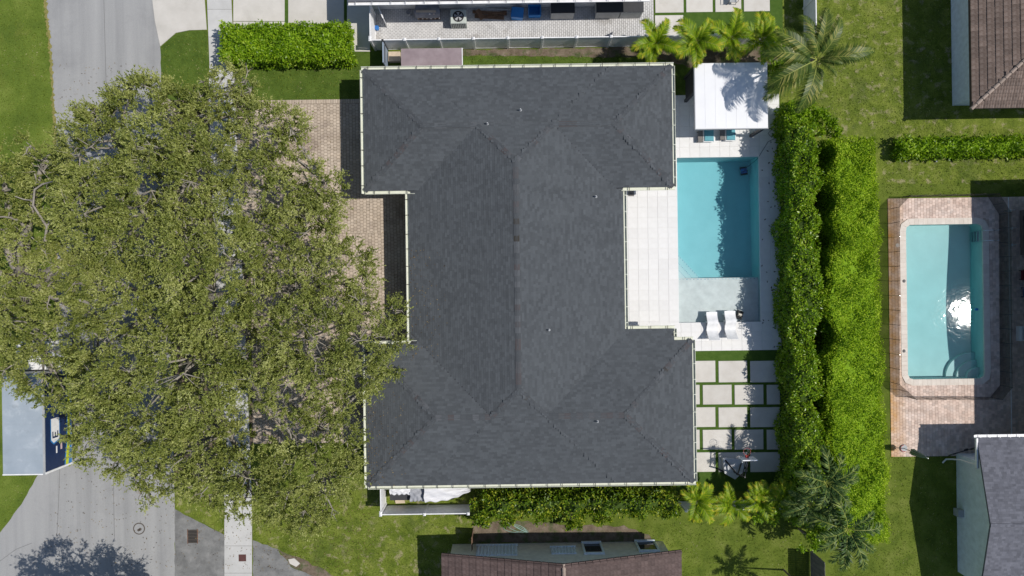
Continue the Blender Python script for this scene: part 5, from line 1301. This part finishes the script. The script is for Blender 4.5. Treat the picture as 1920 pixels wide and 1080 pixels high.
# blue-grey gate and flat shed beside the main roof
m_bgate = M('blue_grey_paint', [(.28,.34,.42)], 4, 4, .6)
xg = W(727,105).x; t = thing('gate', (xg,W(727,115).y,0), 'narrow blue-grey gate between fence and charcoal roof', 'gate')
MB().box(xg-.03,xg+.03,W(727,133).y,W(727,96).y,.05,1.75).build('leaf', m_bgate, t); MB().box(xg-.07,xg+.07,W(727,96).y,W(727,92).y,.0,1.85).build('post', m_dark, t)
MB().box(xg+.031,xg+.07,W(727,130).y,W(727,98).y,1.3,1.4).build('rail', m_dark, t)
r = RECT(752,90.5,866,128,1.95); t = thing('shed', ((r[0]+r[1])/2,(r[2]+r[3])/2,0), 'low shed with flat brownish-mauve roof beside the charcoal roof', 'shed')
MB().box(r[0]+.06,r[1]-.12,r[2]+.05,r[3]-.1,0,1.86).build('wall', m_white, t)
MB().box(r[0],r[1],r[2]-.3,r[3],1.865,1.95).build('roof', M('mauve_roofing',[(.3,(.23,.18,.19)),(.7,(.31,.25,.26))],1.6,6,.7,fine=.05,stain=((.42,.37,.38),.9,.58,.75,.5)), t)
MB().box(r[1]+.001,r[1]+.05,r[2]-.3,r[3],1.80,1.96).build('edge_trim', m_white, t)
b0 = RECT(730,100,752,118); tag(MB().box(b0[0],b0[1],b0[2],b0[3],.01,.35).build('doorstep', m_pale, None), 'pale wooden step between blue-grey gate and mauve shed', 'step')
# metal garden chair on the neighbour's slabs
c = W(1370,4); t = thing('garden_chair', (c.x,c.y,.05), 'grey metal garden chair on the neighbouring slabs', 'chair')
MB().bbox(c.x-.25,c.x+.27,c.y-.2,c.y+.3,.42,.46,.01).build('seat', m_grey, t)
MB().add([(c.x-.25,c.y+.3,.46),(c.x+.27,c.y+.3,.46),(c.x+.29,c.y+.45,.95),(c.x-.27,c.y+.45,.95),(c.x-.25,c.y+.33,.46),(c.x+.27,c.y+.33,.46),(c.x+.29,c.y+.48,.95),(c.x-.27,c.y+.48,.95)],[(0,1,2,3),(7,6,5,4),(3,2,6,7),(0,4,5,1),(1,5,6,2),(0,3,7,4)]).build('backrest', m_grey, t)
for sx in (-.24,.25):
    for sy in (-.18,.27): MB().tube([(c.x+sx,c.y+sy,.42),(c.x+sx*1.15,c.y+sy*1.1,.052)],.018,6).build('leg', m_dark, t)
    MB().tube([(c.x+sx,c.y-.2,.44),(c.x+sx*1.2,c.y-.22,.66),(c.x+sx*1.15,c.y+.38,.68)],.018,6).build('armrest', m_dark, t)

# ---- covered boat behind the short fence
t = thing('covered_boat', (W(810,925).x,W(810,925).y,0), 'boat under a wrinkled silver-grey cover behind the white fence', 'boat')
m_cover = M('silver_cover', [(.3,(.60,.60,.62)),(.6,(.70,.70,.72)),(.8,(.78,.78,.79))], 1.0, 5, .45, .15, 6, stretch=(.6,2,1)); m_cover2 = M('dull_cover', [(.3,(.24,.25,.28)),(.7,(.40,.41,.44))], 1.2, 5, .6, .3, 8)
def drape(x0, x1, yc, hw, zt, mat, name, taper=True, seed=0):
    rs = random.Random(seed); nu, nv = 46, 22; vs = []; fs = []; ph = [rs.uniform(0,6) for _ in range(6)]
    for i in range(nu+1):
        u = i/nu; w = hw*(1 if not taper else (1-max(0,(u-.30)/.70)**1.9*.95)); z = zt*(1-.22*u*(1 if taper else .3))
        for j in range(nv+1):
            s = -1+2*j/nv; y = yc+s*w; a = abs(s)
            zz = z*(1-.16*a**2) - (max(0,a-.72)/.28)**1.4*z*.62
            wr = .04*math.sin(s*6+u*5+ph[0]) + .022*math.sin(u*19+s*11+ph[1])*(1-a*.4) + .026*math.sin(s*13-u*9+ph[2])
            vs.append((x0+(x1-x0)*u+.03*math.sin(s*7+ph[3]), y+.05*math.sin(u*26+ph[4])*a, max(.12,zz+wr)))
    for i in range(nu):
        for j in range(nv): k = i*(nv+1)+j; fs.append((k,k+nv+1,k+nv+2,k+1))
    return link(name, vs, fs, mat, t, True)
yc = W(830,922,1.4).y
drape(W(796,925,1.3).x, W(882,925,1.3).x, yc, .88, 1.55, m_cover, 'bow_cover', True, 2)
drape(W(768,925,1.3).x, W(799,925,1.3).x, yc-.05, .85, 1.25, m_cover2, 'cockpit_cover', False, 3)
drape(W(731,925,1.3).x, W(770,925,1.3).x, yc+.25, .62, 1.4, m_cover, 'stern_cover', False, 4)
MB().prism([(W(735,925).x,yc-.7),(W(850,925).x,yc-.7),(W(880,925).x,yc),(W(850,925).x,yc+.7),(W(735,925).x,yc+.7)],.35,.8).build('hull', m_dark, t)
MB().box(W(735,925).x,W(860,925).x,yc-.4,yc-.3,.1,.34).box(W(735,925).x,W(860,925).x,yc+.3,yc+.4,.1,.34).build('trailer', m_dark, t)
for sy in (-.75,.75): MB().tube([(W(790,925).x,yc+sy-.09,.3),(W(790,925).x,yc+sy+.09,.3)],.29,16).build('wheel', m_black, t)
tag(MB().prism([W2(*p) for p in ((741,938),(747,932),(758,934),(760,942),(743,943))],.02,.14).build('rubble_bag', m_pale, None), 'pale heap of boards beside the boat stern', 'boards')
# ---- box truck
zt = 3.6; xe = W(83,800,zt).x; ys_ = W(60,890,zt).y; yn_ = ys_+6.3; xw = xe-2.62
t = thing('box_truck', ((xe+xw)/2,(ys_+yn_)/2,0), 'parked box truck with grey roof and navy side half under the oak', 'truck')
m_troof = M('truck_roof_grey', [(.3,(.29,.34,.39)),(.7,(.36,.41,.46))], .9, 5, .4, fine=.03, stain=((.50,.54,.58),.9,.56,.7,.5), stain2=((.22,.24,.26),1.4,.6,.74,.4))
m_navy = M('navy_vinyl', [(.012,.028,.085)], 3, 3, .35); m_yel = M('lime_vinyl', [(.55,.62,.02)], 3, 3, .4); m_sky_ = M('light_blue_vinyl', [(.05,.22,.50)], 3, 3, .4); m_pinkv = M('pale_pink_vinyl', [(.62,.45,.45)], 3, 3, .4)
MB().box(xw,xe-.01,ys_,yn_,.95,zt-.06).build('box_body', m_white, t)
rf = MB().bbox(xw,xe,ys_,yn_,zt-.058,zt,.02).build('box_roof', m_troof, t)
MB().box(xe-.10,xe+.02,ys_,yn_,zt+.001,zt+.02).build('roof_rail', m_grey, t)
for k in range(1,8): MB().box(xw+.1,xe-.12,ys_+k*.78-.012,ys_+k*.78+.012,zt+.001,zt+.008).build('roof_bow', m_troof, rf)
MB().box(xw,xe-.11,ys_-.02,ys_+.05,zt+.001,zt+.02).build('roof_rail', m_white, t)
def ypx(py, z): return W(110,py,z).y
def side(name, yz, mat, d):
    return link(name, [(xe+d,y,z) for y, z in yz], [tuple(range(len(yz)))], mat, t)
sd = link('side_panel', [(xe,ys_+.12,1.0),(xe,yn_-.05,1.0),(xe,yn_-.05,zt-.07),(xe,ys_+.12,zt-.07)], [(0,1,2,3)], m_navy, t)
y0_ = ys_+.12
side('stripe', [(y0_,1.35),(y0_,1.62),(y0_+.5,1.58),(y0_+1.4,1.45),(y0_+2.6,1.40),(y0_+5.9,1.40),(y0_+5.9,1.15),(y0_+2.6,1.15),(y0_+1.4,1.18),(y0_+.5,1.28)], m_yel, .004)
side('stripe', [(y0_,1.62),(y0_,1.74),(y0_+.5,1.69),(y0_+1.4,1.54),(y0_+2.6,1.48),(y0_+5.9,1.48),(y0_+5.9,1.40),(y0_+2.6,1.40),(y0_+1.4,1.45),(y0_+.5,1.58)], m_sky_, .0045)
side('stripe', [(y0_,1.0),(y0_,1.35),(y0_+.5,1.28),(y0_+1.4,1.18),(y0_+2.6,1.15),(y0_+5.9,1.15),(y0_+5.9,1.0)], m_sky_, .0035)
side('sign', [(y0_+1.55,2.75),(y0_+1.8,3.05),(y0_+3.2,3.05),(y0_+3.2,2.15),(y0_+1.75,2.15)], m_sky_, .005)
side('sign', [(y0_+1.65,2.75),(y0_+1.86,2.98),(y0_+3.2,2.98),(y0_+3.2,2.22),(y0_+1.82,2.22)], m_white, .007)
side('mark', [(y0_+.95,2.42),(y0_+1.4,2.42),(y0_+1.4,2.55),(y0_+.95,2.55)], m_white, .005)
side('mark', [(y0_+1.1,1.95),(y0_+1.5,1.95),(y0_+1.5,2.12),(y0_+1.1,2.12)], m_pinkv, .005)
lt_ = MB(); ly, lz = y0_+1.95, 2.32
for a_, b_, c_, d_ in ((0,.11,0,.56),(.11,.42,0,.10),(.11,.36,.23,.33),(.11,.42,.46,.56)): lt_.add([(xe+.010,ly+a_,lz+c_),(xe+.010,ly+b_,lz+c_),(xe+.010,ly+b_,lz+d_),(xe+.010,ly+a_,lz+d_)],[(0,1,2,3)])
lt_.build('letter', m_navy, t)
MB().box(xe-.05,xe+.03,ys_-.01,ys_+.11,.95,zt-.06).build('corner_post', m_white, t)
MB().box(xw+.1,xe-.1,yn_+.1,yn_+1.9,.7,2.5).build('cab', m_white, t); MB().box(xw+.1,xe-.1,ys_+.2,yn_+1.5,.55,.9).build('chassis', m_dark, t)
MB().box(xw+.2,xe-.2,yn_+1.901,yn_+1.91,1.5,2.3).build('windscreen', m_glass, t)
for y in (ys_+1.3, yn_+1.0):
    for x in (xw+.25, xe-.25): MB().tube([(x-.14,y,.46),(x+.14,y,.46)],.46,20).build('wheel', m_black, t)
# ---- street covers
c = W(261,991); t = thing('manhole_cover', (c.x,c.y,.015), 'round manhole cover with dark ring in the grey road', 'manhole cover')
m_iron = M('worn_iron', [(.10,.085,.07)], 20, 4, .7, .4, 60)
MB().cyl(c.x,c.y,.0,.022,.40,.40,32).build('ring', m_iron, t); MB().cyl(c.x,c.y,.0,.028,.33,.33,32).build('lid', m_road, t)
MB().cyl(c.x-.03,c.y-.1,.028,.032,.09,.09,14).build('stud', m_iron, t); MB().cyl(c.x+.08,c.y-.04,.028,.032,.10,.10,14).build('stud', m_iron, t)
r = RECT(353,993,370,1018); t = thing('storm_grate', ((r[0]+r[1])/2,(r[2]+r[3])/2,.015), 'rusty storm drain grate in the dark asphalt apron', 'grate')
MB().box(r[0],r[1],r[2],r[3],.0,.024).build('well', m_black, t); MB().box(r[0]-.05,r[0],r[2]-.04,r[3]+.04,.0,.04).box(r[1],r[1]+.05,r[2]-.04,r[3]+.04,.0,.04).build('frame', M('rusty_iron',[(.3,(.10,.055,.04)),(.7,(.20,.11,.075))],12,4,.8,.4,50), t)
for k in range(9):
    y = r[2]+(k+.3)*(r[3]-r[2])/9; MB().box(r[0]+.001,r[1]-.001,y,y+.04,.0245,.04).build('bar', m_iron, t)
r = RECT(448,1039,462,1052); tag(MB().bbox(r[0],r[1],r[2],r[3],.02,.062,.008).build('meter_cover', M('brown_plastic',[(.10,.045,.04)],5,3,.6), None), 'brown square utility cover set in the sidewalk', 'utility cover')
tag(MB().prism([W2(*p) for p in ((541,1048),(552,1046),(563,1056),(556,1062),(544,1056))],.0,.07).build('concrete_chunk', m_conc, None), 'broken pale concrete chunk at the asphalt edge', 'rubble')
# ---- child-safety mesh fence round the green pool
def mesh_mat():
    m, nt, b = newmat('black_mesh'); b.inputs['Base Color'].default_value = (.025,.022,.02,1); b.inputs['Roughness'].default_value = .7
    tr = nt.nodes.new('ShaderNodeBsdfTransparent'); mx = nt.nodes.new('ShaderNodeMixShader'); mx.inputs[0].default_value = .6
    nt.links.new(tr.outputs[0], mx.inputs[1]); nt.links.new(b.outputs[0], mx.inputs[2]); nt.links.new(mx.outputs[0], nt.nodes['Material Output'].inputs[0]); return m
m_mesh = mesh_mat(); mh = 1.22
oct_ = [(1668,392),(1690,370),(1850,367),(1872,402),(1874,722),(1856,744),(1700,744),(1668,716)]
t = thing('mesh_fence', (W(1770,560).x,W(1770,560).y,.04), 'black mesh safety fence standing round the green-tinted pool', 'fence')
o_ = [W(*p) for p in oct_]
for i in range(len(o_)):
    a_, b_ = o_[i], o_[(i+1)%len(o_)]; L = (b_-a_).length; n = max(1,round(L/.98))
    for k in range(n):
        p, q_ = a_.lerp(b_,k/n), a_.lerp(b_,(k+1)/n); sg = .0
        link('mesh_panel', [(p.x,p.y,.05),(q_.x,q_.y,.05),(q_.x,q_.y,mh),((p.x+q_.x)/2,(p.y+q_.y)/2,mh-.03),(p.x,p.y,mh)], [(0,1,2,3,4)], m_mesh, t)
        MB().tube([(p.x,p.y,.04),(p.x,p.y,mh+.02)],.016,6).build('post', m_steel if (i in (7,0) and k % 4 == 2) else m_dark, t)
# ladder
c = W(1844,452); t = thing('pool_ladder', (c.x,c.y,.06), 'steel pool ladder with rungs in the green-tinted pool', 'ladder')
for py in (433,452):
    y = W(1844,py).y; x1_ = P2[1]
    MB().tube([(x1_+.75,y,.055),(x1_+.72,y,.5),(x1_+.55,y,.78),(x1_+.2,y,.74),(x1_-.12,y,.45),(x1_-.16,y,-.1),(x1_-.16,y,-.95)],.025,8).build('rail', m_steel, t)
for k in range(3):
    z = -.25-k*.28; MB().box(P2[1]-.22,P2[1]-.10,W(1844,452).y,W(1844,433).y,z,z+.03).build('rung', m_grey, t)
for py, lab in ((388,'thin steel post base beside the shaded mesh fence'),):
    pass
for k, (px, py, lab) in enumerate(((1682,460,'round white skimmer lid on the rust-stained pavers'),)):
    c = W(px,py); tag(MB().cyl(c.x,c.y,.03,.056,.14,.13,20).build('skimmer_lid', m_coping, None), lab, 'lid')
for px, py, lab in ((1694,527,'small dark deck light on the coping, upper one'),(1694,658,'small dark deck light on the coping, lower one')):
    c = W(px,py); tag(MB().cyl(c.x,c.y,.063,.09,.11,.08,16).build('deck_light', m_dark, None), lab, 'light', 'deck lights on the coping')
c = W(1831,580,-.1); t = thing('float_dispenser', (c.x,c.y,-.1), 'small blue chlorine float on the green-tinted pool', 'pool float'); MB().cyl(c.x,c.y,-.16,-.03,.09,.085,16).build('body', m_blue, t); MB().cyl(c.x,c.y,-.029,.02,.05,.045,12).build('cap', m_rblue, t)
# closed parasol
c = W(1693,840); t = thing('parasol', (c.x,c.y,.045), 'closed grey parasol standing on a round base at the deck corner', 'parasol')
m_can = M('grey_green_canvas', [(.28,.32,.31)], 5, 4, .8)
MB().cyl(c.x,c.y,.045,.11,.27,.24,24).build('base', m_grey, t); MB().tube([(c.x,c.y,.1),(c.x,c.y,2.75)],.022,8).build('pole', m_dark, t)
mb = MB(); vs = []; fs = []; n = 24
for z, r0 in ((1.05,.20),(1.15,.22),(1.7,.17),(2.3,.10),(2.65,.04)):
    for k in range(n): g = 2*math.pi*k/n; rr = r0*(1 if k % 3 else .55); vs.append((c.x+rr*math.cos(g),c.y+rr*math.sin(g),z))
for j in range(4):
    for k in range(n): fs.append((j*n+k,j*n+(k+1)%n,(j+1)*n+(k+1)%n,(j+1)*n+k))
fs += [tuple(reversed(range(n))), tuple(range(4*n,5*n))]
link('canopy', vs, fs, m_can, t)
MB().tube([(c.x,c.y,2.65),(c.x,c.y,2.80)],.03,8).build('finial', m_white, t)
MB().tube([(c.x+.22*math.cos(g),c.y+.22*math.sin(g),.13) for g in [math.pi*k/8 for k in range(4,14)]],.02,6).build('strap', m_red, t)
# bicycle leaning in the shade of the grey house
c = W(1805,848); t = thing('bicycle', (c.x,c.y,.045), 'dark bicycle leaning in the shade at the grey house corner', 'bicycle')
wa, wb = W(1783,853), W(1824,842); d = (wb-wa).normalized(); nn = Vector((-d.y,d.x,0)); lean = Vector((nn.x*.45,nn.y*.45,.89))
for cc in (wa,wb):
    hub = cc+Vector((0,0,.045))+lean*.33
    MB().tube([hub+(d*math.cos(g)+lean*math.sin(g))*.32 for g in [2*math.pi*k/24 for k in range(25)]],.022,6,False).build('wheel', m_black, t)
    sp = MB()
    for k in range(8): sp.tube([hub, hub+(d*math.cos(k*math.pi/4)+lean*math.sin(k*math.pi/4))*.31],.005,4)
    sp.build('spokes', m_steel, t)
ha, hb = wa+Vector((0,0,.045))+lean*.33, wb+Vector((0,0,.045))+lean*.33
m_ = ha.lerp(hb,.45)+lean*-.04; s_ = ha.lerp(hb,.38)+lean*.5; hd = ha.lerp(hb,.88)+lean*.5
MB().tube([ha,s_,hd,m_,s_],.02,6).tube([ha,m_],.018,6).tube([hb,hd,hd+lean*.15],.02,6).build('frame', m_dark, t)
MB().tube([hd+lean*.15-nn*.28,hd+lean*.17,hd+lean*.15+nn*.28],.016,6).build('handlebar', m_black, t); MB().beam(s_+lean*.08-d*.12,s_+lean*.08+d*.12,.12,.05).build('saddle', m_black, t)
# shaded patio seats along the picture edge
m_sofa = M('beige_wicker', [(.20,.17,.14)], 20, 3, .8, .4, 90); m_dred = M('dark_red_fabric', [(.13,.012,.02)], 4, 3, .7); m_bluef = M('blue_fabric', [(.05,.10,.22)], 4, 3, .7)
x0_ = W(1911,420).x; t = thing('patio_sofa', (x0_+.5,W(1911,430).y,.045), 'beige wicker sofa with black cushions in the deck shade', 'sofa')
yb_, yt_ = W(1911,478).y, W(1911,395).y
MB().box(x0_,x0_+.95,yb_,yt_,.06,.36).build('frame', m_sofa, t); MB().box(x0_+.951,x0_+1.1,yb_,yt_,.06,.8).build('backrest', m_sofa, t)
for k in range(2):
    a_ = yb_+.35+k*1.25; MB().bbox(x0_+.03,x0_+.9,a_,a_+1.0,.361,.5,.04).build('cushion', m_black, t)
def armchair(label, px, py, mat):
    c = W(px,py); t = thing('patio_chair', (c.x+.35,c.y,.045), label, 'chair', 'shaded patio chairs')
    MB().bbox(c.x,c.x+.7,c.y-.33,c.y+.33,.3,.46,.03).build('seat', mat, t); MB().bbox(c.x+.70,c.x+.85,c.y-.33,c.y+.33,.3,.95,.03).build('backrest', mat, t)
    for s in (-1,1): MB().box(c.x+.05,c.x+.8,c.y+s*.37-.03,c.y+s*.37+.03,.55,.6).build('armrest', m_dark, t)
    for ox in (.04,.76):
        for s in (-1,1): MB().box(c.x+ox,c.x+ox+.05,c.y+s*.3-.025,c.y+s*.3+.025,.048,.299).build('leg', m_dark, t)
armchair('dark red patio chair in the deck shade', 1908,516,m_dred); armchair('dark blue patio chair below the red one', 1912,548,m_bluef)
for k, px in enumerate((1907,1917.5)):
    c = W(px,625); tag(MB().bbox(c.x-.11,c.x+.11,c.y-.5,c.y+.5,.05,.42,.05).build('bench_seat', m_white, None), ('white rounded bench on the shaded deck, nearer the pool','white rounded bench on the shaded deck, farther from the pool')[k], 'bench', 'white benches')
for k, (px, py, lab) in enumerate(((1893,395,'white post cap beside the upper mesh fence corner'),(1895,428,'short steel rail end on the shaded deck, upper'),(1896,459,'short steel rail end on the shaded deck, lower'))):
    c = W(px,py); d = W(px-14,py+2); t = thing('deck_rail', (c.x,c.y,.045), lab, 'rail', 'rail ends on the deck')
    MB().tube([(d.x,d.y,.05),(d.x+.05,d.y,.35),(c.x,c.y,.5),(c.x+.02,c.y,.05)],.025,6).build('tube', m_steel, t); MB().cyl(c.x+.02,c.y,.046,.075,.09,.08,14).build('flange', m_white, t)
# low ground spotlight posts near the low hedge
for k, px in enumerate((1695,1754)):
    c = W(px,303); tag(MB().cyl(c.x,c.y,0,.05,.05,.05,10).cyl(c.x,c.y,.05,.16,.03,.06,10).build('garden_light', m_grey, None), ('small garden light below the low hedge, nearer the tall hedge','small garden light below the low hedge, nearer the paver deck')[k], 'garden light', 'garden lights')
# garden hose on the bare soil
pts = []
for k in range(60):
    g = k*.35; pts.append(W(962+22*math.cos(g)*(1-k*.006)+k*.25, 990+8*math.sin(g*1.1), .035))
tag(MB().tube(pts,.018,5).build('garden_hose', M('pale_green_hose',[(.25,.38,.33)],4,3,.5), None), 'pale green garden hose coiled on the bare soil', 'hose')
# scrap of terrace equipment: two grey floor drains and cable
for k, (px, py, lab) in enumerate(((1183,362,'square grey floor cover at the upper terrace corner'),(1187,613,'small grey floor cover at the lower terrace corner'))):
    c = W(px,py); tag(MB().box(c.x-.2,c.x+.2,c.y-(.22 if k == 0 else .1),c.y+(.22 if k == 0 else .1),.03,.058).build('floor_cover', m_wick, None), lab, 'cover', 'floor covers on the terrace')
pts = [W(1447,258,.06),W(1440,250,.06),W(1447,243,.06),W(1456,249,.06),W(1452,260,.06),W(1440,266,.06),W(1430,282,.06),W(1424,292,.06),W(1418,300,-.1),W(1395,318,-.9)]
tag(MB().tube(pts,.016,5).build('robot_cable', m_dark, None), 'dark cable from the pool robot across the shaded terrace', 'cable')
# fallen leaves on the terrace
for k in range(34):
    px, py = random.uniform(1428,1462), random.uniform(255,655); c = W(px,py); a_ = random.uniform(0,6.28); s = random.uniform(.08,.13)
    if k == 0:
        lm = bpy.data.meshes.new('fallen_leaf'); lm.from_pydata([(-.5,0,0),(-.1,.28,.08),(.5,0,.02),(-.1,-.28,.08)],[],[(0,3,2,1)]); lm.materials.append(M('dry_leaf',[(.07,.05,.03)],5,3,.8))
    o = inst(lm, 'fallen_leaf', None, (c.x,c.y,.056), (0,0,a_), (s*1.6,s*1.3,s)); tag(o, 'dark fallen leaf on the shaded terrace beside the tall hedge', 'leaf', 'fallen leaves on the terrace')
